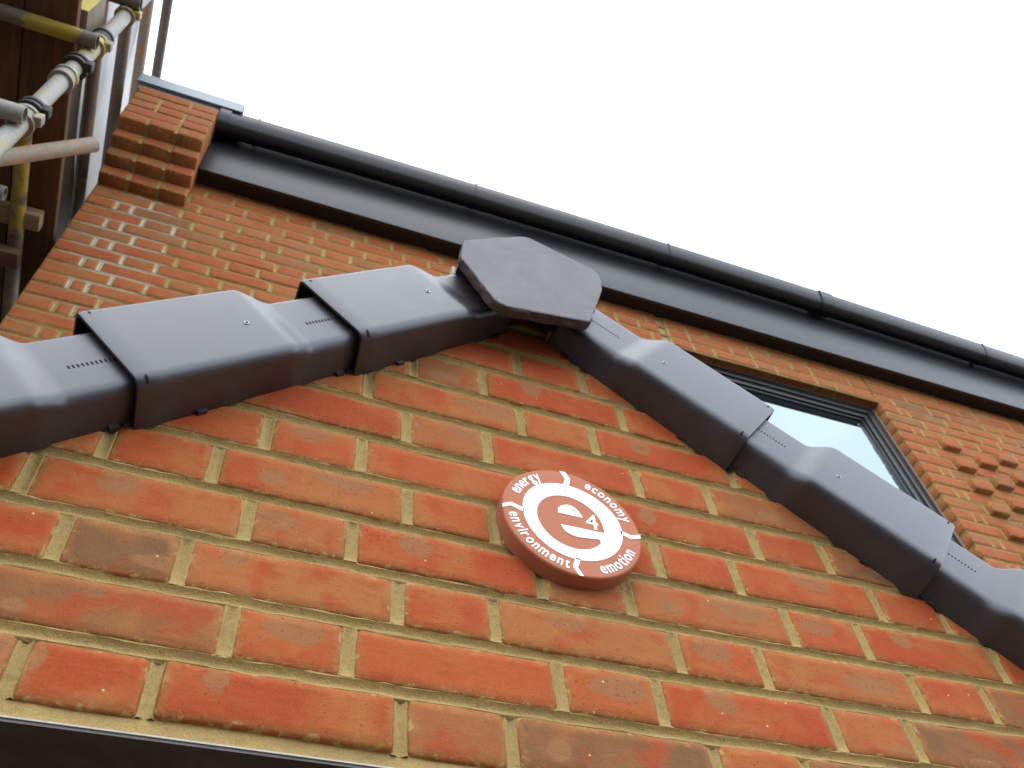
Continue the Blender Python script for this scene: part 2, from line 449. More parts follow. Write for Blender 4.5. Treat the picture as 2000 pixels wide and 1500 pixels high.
class MB:
    def __init__(s): s.v = []; s.f = []
    def add(s, vs, fs):
        n = len(s.v); s.v += [tuple(v) for v in vs]; s.f += [tuple(i + n for i in f) for f in fs]
    def box(s, x0, x1, y0, y1, z0, z1, M=None):
        vs = [Vector((x, y, z)) for x in (x0, x1) for y in (y0, y1) for z in (z0, z1)]
        if M: vs = [M @ v for v in vs]
        s.add(vs, [(0, 1, 3, 2), (4, 6, 7, 5), (0, 4, 5, 1), (2, 3, 7, 6), (0, 2, 6, 4), (1, 5, 7, 3)])
    def tube(s, a, b, r, n=20, r_in=None):
        a, b = Vector(a), Vector(b)
        d = (b - a).normalized()
        u = d.orthogonal().normalized(); v = d.cross(u)
        rings = []
        prof = [(a, r), (b, r)]
        if r_in: prof = [(a, r_in), (a, r), (b, r), (b, r_in)]
        vs = []
        for p, rr in prof:
            for i in range(n):
                t = 2 * pi * i / n
                vs.append(p + u * (rr * cos(t)) + v * (rr * sin(t)))
        k = len(prof); fs = []
        for j in range(k - 1):
            for i in range(n):
                fs.append((j * n + i, j * n + (i + 1) % n, (j + 1) * n + (i + 1) % n, (j + 1) * n + i))
        if r_in:
            j = k - 1
            for i in range(n): fs.append((j * n + i, j * n + (i + 1) % n, (i + 1) % n, i))
        else:
            fs.append(tuple(range(n - 1, -1, -1))); fs.append(tuple((k - 1) * n + i for i in range(n)))
        s.add(vs, fs)
    def mesh(s, name, smooth=None, bevel=0.0, seg=2):
        me = bpy.data.meshes.new(name)
        me.from_pydata(s.v, [], s.f); me.update()
        bm = bmesh.new(); bm.from_mesh(me)
        if bevel:
            bmesh.ops.bevel(bm, geom=list(bm.edges), offset=bevel, segments=seg, profile=0.5, affect='EDGES', clamp_overlap=True)
        bmesh.ops.recalc_face_normals(bm, faces=bm.faces)
        bm.to_mesh(me); bm.free()
        if smooth or bevel: smooth_by_angle(me, smooth or 40)
        return me
    def build(s, name, mat, parent=None, smooth=None, bevel=0.0, seg=2):
        return local(link(name, s.mesh(name, smooth, bevel, seg), mat, parent))

def clip_poly(poly, nx, nz, c):
    """keep nx*x + nz*z <= c"""
    out = []
    for i in range(len(poly)):
        p, q = poly[i], poly[(i + 1) % len(poly)]
        dp, dq = nx * p[0] + nz * p[1] - c, nx * q[0] + nz * q[1] - c
        if dp <= 0: out.append(p)
        if dp * dq < 0:
            t = dp / (dp - dq)
            out.append((p[0] + (q[0] - p[0]) * t, p[1] + (q[1] - p[1]) * t))
    return out

def inset_poly(poly, d):
    """move the vertices of a convex CCW polygon inwards"""
    n = len(poly); out = []
    for i in range(n):
        a, b, c = Vector(poly[i - 1]), Vector(poly[i]), Vector(poly[(i + 1) % n])
        e1, e2 = (b - a), (c - b)
        if e1.length < 1e-9 or e2.length < 1e-9: out.append(tuple(b)); continue
        n1 = Vector((-e1.y, e1.x)).normalized(); n2 = Vector((-e2.y, e2.x)).normalized()
        m = n1 + n2
        k = m.dot(n1)
        m = m / max(k, 0.5)
        out.append(tuple(b + m * d))
    return out

def brick_from_poly(poly, depth, R, seg=0.04, jit=0.0010, rnd=0.0024, cut=0.0026):
    """one brick: irregular outline (x, z), rounded arris, slightly dished face; face at y = 0, body towards +y"""
    # chamfered corners and split long edges
    pts = []
    n = len(poly)
    for i in range(n):
        a, b, c = Vector(poly[i - 1]), Vector(poly[i]), Vector(poly[(i + 1) % n])
        cc = cut * R.uniform(0.6, 1.7)
        ca = min(cc, (b - a).length * 0.3); cb = min(cc, (c - b).length * 0.3)
        pa = b + (a - b).normalized() * ca if (a - b).length > 1e-6 else b
        pb = b + (c - b).normalized() * cb if (c - b).length > 1e-6 else b
        pts.append(tuple(pa)); pts.append(tuple(pb))
    res = []
    m = len(pts)
    for i in range(m):
        a, b = Vector(pts[i]), Vector(pts[(i + 1) % m])
        L = (b - a).length
        k = max(1, int(L / seg)) if L > 0.02 else 1
        nrm = Vector((-(b - a).y, (b - a).x)).normalized() if L > 1e-9 else Vector((0, 0))
        for j in range(k):
            p = a.lerp(b, j / k)
            if j: p = p + nrm * R.gauss(0, jit)
            res.append((p.x, p.y))
    n = len(res)
    bx0, bx1 = min(p[0] for p in res), max(p[0] for p in res)
    bz0, bz1 = min(p[1] for p in res), max(p[1] for p in res)
    cx, cz = (bx0 + bx1) / 2, (bz0 + bz1) / 2
    if len(poly) != 4: cx, cz = sum(p[0] for p in poly) / len(poly), sum(p[1] for p in poly) / len(poly)
    def shrink(d):
        sx, sz = 1 - min(0.6, 2 * d / (bx1 - bx0)), 1 - min(0.6, 2 * d / (bz1 - bz0))
        return [(cx + (p[0] - cx) * sx, cz + (p[1] - cz) * sz) for p in res]
    r1 = shrink(rnd); r2 = shrink(0.0125)
    vs, edge = [], []
    tilt = R.gauss(0, 0.004), R.gauss(0, 0.006)
    off = R.uniform(-0.0012, 0.0012)
    def fy(p): return off + (p[0] - cx) * tilt[0] + (p[1] - cz) * tilt[1]
    for p in res: vs.append((p[0], depth, p[1])); edge.append(0.3)
    for p in res: vs.append((p[0], rnd * 1.1 + fy(p), p[1])); edge.append(0.92)
    for p in r1: vs.append((p[0], fy(p) + R.uniform(-0.0002, 0.0003), p[1])); edge.append(0.85)
    for p in r2: vs.append((p[0], fy(p) + R.uniform(-0.0003, 0.0003), p[1])); edge.append(0.0)
    fs = []
    for k in range(3):
        for i in range(n):
            j = (i + 1) % n
            fs.append((k * n + i, k * n + j, (k + 1) * n + j, (k + 1) * n + i))
    vs.append((cx, off, cz)); edge.append(-0.3)
    fs += [(3 * n + i, 3 * n + (i + 1) % n, 4 * n) for i in range(n)]
    return vs, fs, edge

def mesh_brick(name, vs, fs, edge, rnds=None, mat=None):
    me = bpy.data.meshes.new(name)
    me.from_pydata(vs, [], fs); me.update()
    at = me.attributes.new('edge', 'FLOAT', 'POINT'); at.data.foreach_set('value', edge)
    if rnds is not None:
        a2 = me.attributes.new('brnd', 'FLOAT', 'POINT'); a2.data.foreach_set('value', rnds)
    bm = bmesh.new(); bm.from_mesh(me)
    bmesh.ops.recalc_face_normals(bm, faces=bm.faces)
    for f in bm.faces: f.smooth = True
    for e in bm.edges: e.smooth = not (len(e.link_faces) == 2 and e.calc_face_angle(0) > radians(62))
    bm.to_mesh(me); bm.free()
    if mat: me.materials.append(mat)
    return me

def joint_strip(mb, a0, a1, b0, b1, R, seg=0.012, edge_y=0.0018, deep=0.0072, wob=0.0006, y0=0.0, ends=False, zf=None):
    """bucket-handle joint between the lines a0-a1 and b0-b1 (x, z), concave towards the viewer"""
    a0, a1, b0, b1 = (Vector(p) for p in (a0, a1, b0, b1))
    L = (a1 - a0).length
    k = max(2, int(L / seg))
    prof = [(-0.20, edge_y + 0.004), (-0.08, edge_y + 0.0008), (0.04, edge_y * 1.05), (0.17, deep * 0.60), (0.36, deep * 0.95), (0.55, deep), (0.76, deep * 0.74), (0.90, deep * 0.42), (0.98, edge_y), (1.08, edge_y + 0.0008), (1.20, edge_y + 0.004)]
    vs = []
    ph = R.uniform(0, 50)
    for i in range(k + 1):
        t = i / k
        if ends: t = 0.5 - 0.5 * cos(pi * t)
        p, q = a0.lerp(a1, t), b0.lerp(b1, t)
        fl = 1.0
        if ends: fl = min(1.0, (min(t, 1 - t) * L / 0.012)) ** 0.7
        w1 = sin(ph + i * 0.9) * wob + R.gauss(0, wob * 0.5); w2 = R.gauss(0, wob * 0.6)
        for s, y in prof:
            c = p.lerp(q, s)
            if zf is not None: c.y = zf(c.x) + HJ * (1 - 2 * s)
            yy = (edge_y + (y - edge_y) * fl if 0 < s < 1 else y) + (w2 + R.gauss(0, wob * 0.25) if 0 < s < 1 else R.gauss(0, wob * 0.6))
            vs.append((c.x, y0 + yy, c.y + (w1 if 0 < s < 1 else R.gauss(0, wob * 0.6))))
    m = len(prof)
    fs = [(i * m + j, i * m + j + 1, (i + 1) * m + j + 1, (i + 1) * m + j) for i in range(k) for j in range(m - 1)]
    mb.add(vs, fs)

# ------------------------------------------------------------------ ground
gb = MB(); gb.box(-150, 150, -150, 150, GROUND - 0.2, GROUND)
g = gb.build('ground', M_GROUND); g['kind'] = 'structure'

# ================================================================== the porch
PK = Vector((0.2144, 0.0, 0.7919))
AL, AR = radians(40.91), radians(39.18)
porch = empty('brick_porch', 'red brick porch gable in front with sand coloured joints and grey verge covers', 'porch', (0.2144, 0.0, GROUND))

CX = (-0.00036, 0.00449, 0.01332, -0.00248, 0.01368, 0.06907)
CZ = (-0.0033, -0.00319, 0.00469, 0.02176, -0.03799, 0.05418)
RES = {(0, -3): 0.002, (0, -2): 0.0, (0, 0): -0.0013, (0, 1): -0.0024, (1, -3): -0.0003, (1, -2): 0.0024, (1, 0): 0.0025, (1, 1): 0.0069,
       (1, 3): 0.0066, (1, 4): 0.0071, (2, -3): -0.0025, (2, -2): -0.0001, (2, 0): -0.0035, (2, 1): -0.0073, (2, 3): -0.0086, (2, 4): -0.007,
       (2, 6): -0.0063, (2, 7): -0.0052, (3, -3): -0.0024, (3, -2): -0.0008, (3, 0): -0.001, (3, 1): 0.0015, (3, 3): 0.0023, (3, 4): 0.0023,
       (4, -2): 0.0068, (4, 0): 0.0054, (4, 1): 0.0022, (4, 4): 0.0027, (4, 6): 0.0003, (4, 7): 0.0007, (5, -3): -0.0026, (5, -2): 0.0008,
       (5, 3): -0.0012, (5, 4): 0.0028, (6, 0): -0.0002, (6, 1): 0.0003, (7, -2): -0.0007, (8, 1): -0.002}
def lay(c, x, z):
    x = min(max(x, -0.5), 0.85) - 0.2; z = min(max(z, 0.0), 0.6) - 0.3
    return c[0] + c[1] * x + c[2] * z + c[3] * x * x + c[4] * x * z + c[5] * z * z
def gable_x(row, k):
    x = (0.0 if row % 2 == 0 else 0.16875) + 0.1125 * k
    return x + lay(CX, x, row * 0.075) + RES.get((row, k), rng.gauss(0, 0.0012))
def gable_z(x, row):                       # bed joint below the row
    z = row * 0.075 - 0.0375
    return z + lay(CZ, x, z)
nLx, nLz = -sin(AL), cos(AL)
nRx, nRz = sin(AR), cos(AR)
CUTN = 0.052
cL = nLx * PK.x + nLz * PK.z + CUTN
cR = nRx * PK.x + nRz * PK.z + 0.026
HJ = 0.0070                                # half a joint
mort = MB()
XMIN, XMAX = -0.78, 1.22
for row in range(0, 12):
    ks = [k for k in range(-12, 13) if k % 3 != 2]
    xs = [(k, gable_x(row, k)) for k in ks]
    xs = [(k, x) for k, x in xs if XMIN < x < XMAX]
    zc = row * 0.075
    for (k0, x0), (k1, x1) in zip(xs, xs[1:]):
        h0, h1 = HJ + rng.gauss(0, 0.0005), HJ + rng.gauss(0, 0.0005)
        jb, jt = HJ + rng.gauss(0, 0.0004), HJ + rng.gauss(0, 0.0004)
        if row == 0: jb = 0.0085 + rng.gauss(0, 0.0008)
        q = [(x0 + h0, gable_z(x0, row) + jb), (x1 - h1, gable_z(x1, row) + jb), (x1 - h1, gable_z(x1, row + 1) - jt), (x0 + h0, gable_z(x0, row + 1) - jt)]
        q = clip_poly(q, nLx, nLz, cL)
        if len(q) >= 3: q = clip_poly(q, nRx, nRz, cR)
        if len(q) < 3: continue
        area = abs(sum(q[i][0] * q[(i + 1) % len(q)][1] - q[(i + 1) % len(q)][0] * q[i][1] for i in range(len(q)))) / 2
        if area < 4e-4: continue
        ox = sum(p[0] for p in q) / len(q); oz = sum(p[1] for p in q) / len(q)
        vs, fs, ed = brick_from_poly([(p[0] - ox, p[1] - oz) for p in q], 0.10, rng, jit=0.0009)
        me = mesh_brick('brick', vs, fs, ed, mat=M_BRICK)
        local(link('brick', me, None, porch, (ox, 0, oz)))
    # perpends
    for k, x in xs:
        zb, zt = gable_z(x, row) + HJ, gable_z(x, row + 1) - HJ
        if row == 0: zb = gable_z(x, row) + 0.0075
        ns = max(nLx * x + nLz * zb - cL, nRx * x + nRz * zb - cR)
        if ns > 0: continue
        dz = min(zt, (cL - nLx * x) / nLz - 0.004, (cR - nRx * x) / nRz - 0.004)
        if dz - zb < 0.01: continue
        joint_strip(mort, (x - HJ, zb + 0.0004), (x - HJ, dz + 0.0006), (x + HJ, zb + 0.0004), (x + HJ, dz + 0.0006), rng, seg=0.006, deep=0.0062 if row else 0.0068, edge_y=0.0018 if row else 0.0040, ends=row > 0)
    # bed joint above this row
    if row < 11:
        half = (0.7919 + CUTN / cos(AL) - (row + 1) * 0.075 + 0.0375)
        xl = max(XMIN, PK.x - half / tan(AL) + 0.01); xr = min(XMAX, PK.x + (half - (CUTN - 0.026) / cos(AR)) / tan(AR) - 0.012)
        for i in range(1):
            n = 1
            u0, u1 = xl + (xr - xl) * i / n, xl + (xr - xl) * (i + 1) / n
            za, zb = gable_z(u0, row + 1), gable_z(u1, row + 1)
            joint_strip(mort, (u0, za + HJ), (u1, zb + HJ), (u0, za - HJ), (u1, zb - HJ), rng, zf=lambda x, r=row: gable_z(x, r + 1))
# core of the wall behind the joints
core = [(XMIN, -0.046), (XMAX, -0.046), (XMAX, 0.0), (PK.x, 0.846), (XMIN, 0.0)]
core = clip_poly(clip_poly([(XMIN, -0.046), (XMAX, -0.046), (XMAX, 1.0), (XMIN, 1.0)], nLx, nLz, cL), nRx, nRz, cR)
mort.add([(x, 0.010, z) for x, z in core] + [(x, 0.10, z) for x, z in core],
         [tuple(range(len(core)))] + [tuple(range(2 * len(core) - 1, len(core) - 1, -1))] +
         [(i, (i + 1) % len(core), len(core) + (i + 1) % len(core), len(core) + i) for i in range(len(core))])
mort.build('mortar_joints', M_MORTAR, porch, smooth=50)
# bedding above the lintel
mb = MB()
kx = [XMIN + (XMAX - XMIN) * i / 120 for i in range(121)]
prof = [(0.0045, -0.0478), (0.0050, -0.0440), (0.0058, -0.0385), (0.0062, -0.0335), (0.0064, -0.0260), (0.0070, -0.0180)]
vs = []
for x in kx:
    for y, z in prof: vs.append((x, y + rng.gauss(0, 0.0004), z + rng.gauss(0, 0.0004)))
m_ = len(prof)
mb.add(vs, [(i * m_ + j, i * m_ + j + 1, (i + 1) * m_ + j + 1, (i + 1) * m_ + j) for i in range(120) for j in range(m_ - 1)])
mb.build('mortar_bed', M_MORTAR, porch, smooth=60)
# lintel
mb = MB(); mb.box(XMIN, XMAX, -0.001, 0.24, -0.0520, -0.0495)
lt = mb.build('lintel', M_LINTEL, porch)
mb = MB(); mb.box(XMIN, XMAX, -0.0025, 0.010, -0.0492, -0.0476)
mb.build('lintel_flange', M_FLANGE, lt)
mb = MB(); mb.box(XMIN + 0.3, XMAX - 0.3, 0.10, 0.16, -0.115, -0.0525)
mb.build('door_head', M_LINTEL, porch, bevel=0.003)
# piers, side walls and roof slabs (outside the frame, but the porch stands on them)
for sx in (-1, 1):
    x0 = 0.2144 + sx * 0.995; x1 = 0.2144 + sx * 0.62
    mb = MB(); mb.box(min(x0, x1), max(x0, x1), 0.004, 0.10, GROUND, -0.0525)
    mb.build('pier', M_WALLPLAIN, porch)
    mb = MB(); mb.box(min(x0, x0 - sx * 0.10), max(x0, x0 - sx * 0.10), 0.105, YW - 0.005, GROUND, -0.06)
    mb.build('side_wall', M_WALLPLAIN, porch)
def frame_of(side):
    if side < 0:
        t = Vector((-cos(AL), 0, -sin(AL))); n = Vector((-sin(AL), 0, cos(AL)))
    else:
        t = Vector((cos(AR), 0, -sin(AR))); n = Vector((sin(AR), 0, cos(AR)))
    return t, n
for side in (-1, 1):
    t, n = frame_of(side)
    vs = []
    for s in (0.02, 1.22):
        for y in (0.012, YW - 0.02):
            for h in (0.060, 0.118): vs.append(PK + t * s + n * h + Vector((0, y, 0)))
    mb = MB(); mb.add(vs, [(0, 1, 3, 2), (4, 6, 7, 5), (0, 4, 5, 1), (2, 3, 7, 6), (0, 2, 6, 4), (1, 5, 7, 3)])
    mb.build('roof_slope', M_ROOF, porch)

# ---- verge covers
def sstep(x): x = min(max(x, 0.0), 1.0); return x * x * (3 - 2 * x)
def verge(side, e, label=None):
    """dry-verge cover: deep socket at its lower end (distance e from the peak), a swept shoulder, a narrower neck towards the peak"""
    t, n = frame_of(side)
    if side < 0:
        LW, LB, LT = (0.0015, -0.004), (-0.066, 0.003), (-0.0615, 0.151)
        NW, NB, NT = (0.0015, 0.009), (-0.0535, 0.0135), (-0.0515, 0.122)
    else:
        LW, LB, LT = (0.0015, -0.020), (-0.0600, -0.002), (-0.0570, 0.146)
        NW, NB, NT = (0.0015, -0.003), (-0.0480, 0.009), (-0.0465, 0.117)
    top = e - 0.322 + 0.0
    top = max(top - 0.03, 0.040) if e > 0.5 else (0.050 if side < 0 else 0.040)
    s_l, s_n = e - 0.205, e - 0.251
    ss = [e, e - 0.004] + [e - 0.004 - (0.199) * i / 8 for i in range(1, 9)]
    ss += [s_l + (s_n - s_l) * i / 12 for i in range(1, 13)]
    ss += [s_n + (top - s_n) * i / 6 for i in range(1, 7)]
    def outline(k, off, q):
        B, T = ([a[j] + (b2[j] - a[j]) * k for j in (0, 1)] for a, b2 in ((LB, NB), (LT, NT)))
        W = [LW[0], LW[1] + (NW[1] - LW[1]) * q]
        P = [(W[0], W[1] + off), (B[0] + off, B[1] + off), (T[0] + off, T[1] - off), (0.07, T[1] - off + 0.003)]
        rad = [0.0, 0.015 - off * 0.5, 0.0100 - off * 0.5, 0.0]
        out = [P[0]]
        for i in (1, 2):
            a, b2, c = Vector(P[i - 1]), Vector(P[i]), Vector(P[i + 1])
            d1, d2 = (a - b2).normalized(), (c - b2).normalized()
            r = max(rad[i], 0.003)
            q1, q2 = b2 + d1 * r, b2 + d2 * r
            for j in range(7):
                u = j / 6
                out.append(tuple((q1 * (1 - u) + b2 * u) * (1 - u) + (b2 * (1 - u) + q2 * u) * u))
        out.append(P[3])
        return out
    mb = MB()
    rings = []
    for s in ss:
        k = sstep((s_l - s) / (s_l - s_n)); q_ = (e - s) / (e - top)
        rnd = 0.0015 if s == e else 0.0
        o = outline(k, rnd, q_); i = outline(k, 0.0048, q_)
        ring = [PK + t * s + n * b2 + Vector((0, a, 0)) for a, b2 in o] + [PK + t * s + n * b2 + Vector((0, a, 0)) for a, b2 in reversed(i)]
        rings.append(ring)
    m_ = len(rings[0]); vs = [v for r in rings for v in r]
    fs = [(a * m_ + j, a * m_ + (j + 1) % m_, (a + 1) * m_ + (j + 1) % m_, (a + 1) * m_ + j) for a in range(len(ss) - 1) for j in range(m_)]
    h = m_ // 2
    for a in (0, len(ss) - 1):
        for j in range(h - 1):
            fs.append((a * m_ + j, a * m_ + j + 1, a * m_ + m_ - 2 - j, a * m_ + m_ - 1 - j))
    mb.add(vs, fs)
    o = mb.build('verge_cover', M_VERGE, porch, smooth=30)
    # lugs under the wall edge
    mb = MB()
    def bx(s0, s1, y0, y1, n0, n1):
        nonlocal mb
        vs = [PK + t * s + n * q + Vector((0, y, 0)) for s in (s0, s1) for y in (y0, y1) for q in (n0, n1)]
        mb.add(vs, [(0, 1, 3, 2), (4, 6, 7, 5), (0, 4, 5, 1), (2, 3, 7, 6), (0, 2, 6, 4), (1, 5, 7, 3)])
    for sc_ in (e - 0.085, e - 0.300, top + 0.035):
        wn_ = LW[1] + (NW[1] - LW[1]) * (e - sc_) / (e - top)
        mb = MB()
        bx(sc_ - 0.006, sc_ + 0.006, -0.005, 0.0, wn_ - 0.0045, wn_ + 0.001)
        mb.build('lug', M_VERGE, o)
    # row of slots in the neck
    mb = MB()
    nslot = 16; hs_ = 0.0026 if side < 0 else 0.0014
    for i in range(nslot):
        s = s_n - 0.020 - i * 0.0052
        if s < top + 0.01: break
        y = NB[0] + (NT[0] - NB[0]) * 0.48
        c = 0.062 if side < 0 else 0.066
        bx(s - 0.0011, s + 0.0011, y - 0.0004, y + 0.002, c - hs_, c + hs_)
    sr = mb.build('slot_row', M_DARK, o); sr['kind'] = 'stuff'
    # little corner slots at the socket mouth
    mb = MB()
    a = LB[0] + 0.0025
    for j in range(5):
        ang = radians(8 + j * 18)
        cy, cn_ = LB[0] + 0.0085, LB[1] + 0.0095
        p0 = (cy - 0.0089 * cos(ang), cn_ - 0.0089 * sin(ang))
        p1 = (cy - 0.0089 * cos(ang + radians(18)), cn_ - 0.0089 * sin(ang + radians(18)))
        vs = []
        for s in (e - 0.0125, e - 0.0095):
            for p in (p0, p1): vs.append(PK + t * s + n * p[1] + Vector((0, p[0], 0)))
        mb.add(vs, [(0, 1, 3, 2)])
    mb.build('mouth_slot', M_DARK, o)
    mb = MB()
    bx(e - 0.0125, e - 0.0095, LT[0] - 0.0004, LT[0] + 0.002, LT[1] - 0.016, LT[1] - 0.008)
    mb.build('mouth_slot', M_DARK, o)
    # fixing screw
    mb = MB()
    sp = e - 0.180
    cn2 = LB[1] + 0.068 if side < 0 else LB[1] + 0.060
    yf = LB[0] + (LT[0] - LB[0]) * 0.45
    p = PK + t * sp + n * cn2
    mb.tube(p + Vector((0, yf - 0.0009, 0)), p + Vector((0, yf + 0.003, 0)), 0.0036, 14)
    sc = mb.build('screw', M_SCREW, o, smooth=30)
    mb = MB(); mb.tube(p + Vector((0, yf - 0.0013, 0)), p + Vector((0, yf - 0.0007, 0)), 0.0018, 10)
    mb.build('screw_recess', M_DARK, o)
    return o
for e in (0.704, 0.384, 1.024):
    verge(-1, e)
for e in (0.714, 0.394, 1.034):
    verge(1, e)

# ---- ridge tile with closed end
CAPY = -0.087
cap = [(0.0711, 0.8816 - 0.004), (0.1225, 0.9190), (0.1790, 0.9600), (0.1925, 0.9655), (0.2060, 0.9620), (0.3120, 0.9130), (0.3210, 0.9000), (0.3235, 0.8800), (0.3190, 0.8420),
       (0.2760, 0.7180), (0.2700, 0.7140), (0.1330, 0.6900), (0.1210, 0.6940), (0.1110, 0.7030), (0.0640, 0.8090), (0.0630, 0.8240)]
cap = cap[::-1]
cap_ccw = cap
if sum(cap[i][0] * cap[(i + 1) % len(cap)][1] - cap[(i + 1) % len(cap)][0] * cap[i][1] for i in range(len(cap))) < 0: cap_ccw = cap[::-1]
def dense(poly, d):
    out = []
    for i in range(len(poly)):
        a, b = Vector(poly[i]), Vector(poly[(i + 1) % len(poly)])
        k = max(1, int((b - a).length / d))
        out += [tuple(a.lerp(b, j / k)) for j in range(k)]
    return out
dp = dense(cap_ccw, 0.006)
def smooth_rag(poly, amt):
    n = len(poly); vals = [rng.gauss(0, amt) for _ in range(n)]
    nr = []
    for i in range(n):
        a, b = Vector(poly[i - 1]), Vector(poly[(i + 1) % n]); e = (b - a)
        m_ = Vector((-e.y, e.x)).normalized()
        v = (vals[i - 1] + 2 * vals[i] + vals[(i + 1) % n]) / 4
        p = Vector(poly[i]) + m_ * v
        nr.append((p.x, p.y))
    return nr
f0 = inset_poly(dp, 0.0030)
f1 = smooth_rag(inset_poly(dp, 0.0010), 0.0005)
f2 = smooth_rag(dp, 0.0016)
f3 = smooth_rag(dp, 0.0022)
f4 = smooth_rag(inset_poly(dp, 0.001), 0.0008)
n_ = len(dp)
vs = [(x, CAPY, z) for x, z in f0] + [(x, CAPY + 0.0012, z) for x, z in f1] + [(x, CAPY + 0.005 + rng.gauss(0, 0.0008), z) for x, z in f2] + \
     [(x, CAPY + 0.012 + rng.gauss(0, 0.0006), z) for x, z in f3] + [(x, CAPY + 0.018, z) for x, z in f4]
fs = [tuple(range(n_)), tuple(range(5 * n_ - 1, 4 * n_ - 1, -1))]
for k in range(4):
    fs += [(k * n_ + i, k * n_ + (i + 1) % n_, (k + 1) * n_ + (i + 1) % n_, (k + 1) * n_ + i) for i in range(n_)]
mb = MB(); mb.add(vs, fs)
me = mb.mesh('ridge_tile', smooth=32)
me.materials.append(M_RIDGE); me.materials.append(M_RIDGE_EDGE)
for p in me.polygons:
    c = p.center
    if len(p.vertices) > 4: p.use_smooth = False
    if len(p.vertices) == 4 and c.y > CAPY + 0.0008: p.material_index = 1
ridge = local(link('ridge_tile', me, None, porch))
# the saddle of the ridge tile running back over the roof
mb = MB()
outer = [(0.066, 0.822), (0.074, 0.870), (0.180, 0.951), (0.194, 0.957), (0.208, 0.953), (0.309, 0.904), (0.315, 0.874), (0.310, 0.842)]
inner = [(0.294, 0.846), (0.297, 0.870), (0.203, 0.927), (0.190, 0.930), (0.090, 0.858), (0.084, 0.828)]
loop = outer + inner
L_ = len(loop); no, ni = len(outer), len(inner)
vs = [(x, CAPY + 0.0175, z) for x, z in loop] + [(x, YW - 0.03, z) for x, z in loop]
mb.add(vs, [(i, (i + 1) % L_, L_ + (i + 1) % L_, L_ + i) for i in range(L_)])
mb.build('saddle', M_RIDGE, ridge, smooth=30)
# pale ventilation comb under the ridge
mb = MB()
for i in range(5):
    z = 0.842 - i * 0.0105
    mb.box(0.066 - i * 0.0012, 0.079 - i * 0.0012, -0.050, -0.012, z - 0.0022, z + 0.0022)
mb.box(0.062, 0.068, -0.050, -0.012, 0.797, 0.846)
mb.build('vent_comb', M_COMB, ridge)
mb = MB()
for i in range(4):
    z = 0.832 - i * 0.011
    mb.box(0.300 - i * 0.004, 0.3165 - i * 0.004, -0.050, -0.020, z - 0.0024, z + 0.0024)
mb.build('vent_comb', M_COMB, ridge)
# what shows in the gap under the ridge end: underlay, a batten end and a scrap of yellow foam
mb = MB()
mb.add([(0.10, 0.006, 0.74), (0.33, 0.006, 0.74), (0.33, 0.006, 0.90), (0.10, 0.006, 0.90)], [(0, 1, 2, 3)])
mb.build('underlay', M_FELT, porch)
t, n = frame_of(1)
mb = MB()
vs = [PK + t * s + n * h + Vector((0, y, 0)) for s in (-0.012, 0.026) for y in (-0.030, 0.004) for h in (0.030, 0.075)]
mb.add(vs, [(0, 1, 3, 2), (4, 6, 7, 5), (0, 4, 5, 1), (2, 3, 7, 6), (0, 2, 6, 4), (1, 5, 7, 3)])
mb.build('batten_end', plain('brown_batten', (0.085, 0.048, 0.036), 0.8, 0.2, grain=0.3, gscale=60), porch, bevel=0.002)
mb = MB()
vs = [PK + t * s + n * h + Vector((0, y, 0)) for s in (0.0265, 0.035) for y in (-0.018, 0.002) for h in (0.004, 0.060)]
mb.add(vs, [(0, 1, 3, 2), (4, 6, 7, 5), (0, 4, 5, 1), (2, 3, 7, 6), (0, 2, 6, 4), (1, 5, 7, 3)])
mb.build('foam_strip', plain('yellow_foam', (0.22, 0.14, 0.035), 0.9, 0.2, grain=0.3, gscale=120), porch, bevel=0.003)

# ================================================================== the main house wall
house = empty('brick_house', 'tall red brick house wall behind the porch with black eaves and dark framed window', 'house', (0.0, YW, GROUND))
XL, XR = -0.936, 6.2
WX0, WX1, WZ1, WZ0 = 1.540, 2.705, 3.003, 1.72
SLOPE = 0.00804
ZJ0 = 2.8988                                # bed joint 0 at the left corner
ZTOP = 3.235
def hz(x, j): return ZJ0 - 0.075 * j + SLOPE * (x - XL)
R2 = random.Random(11)
LEN = {'S': 0.2118, 'H': 0.0992, 'C': 0.0430}
PROTO = {}
def proto_mesh(kind):
    """six variants of each brick length share their mesh data"""
    if kind not in PROTO:
        L = LEN[kind]
        out = []
        for i in range(6):
            hw, hh = L / 2, 0.0312
            q = [(-hw, -hh), (hw, -hh), (hw, hh), (-hw, hh)]
            vs, fs, ed = brick_from_poly(q, 0.100, R2, seg=0.09, jit=0.001, rnd=0.003, cut=0.0032)
            out.append((vs, fs, ed, mesh_brick('brick', vs, fs, ed, mat=M_BRICK_FAR)))
        PROTO[kind] = out
    return PROTO[kind]
bricks = []        # (kind, xc, z centre, projecting?)
mort2 = MB()
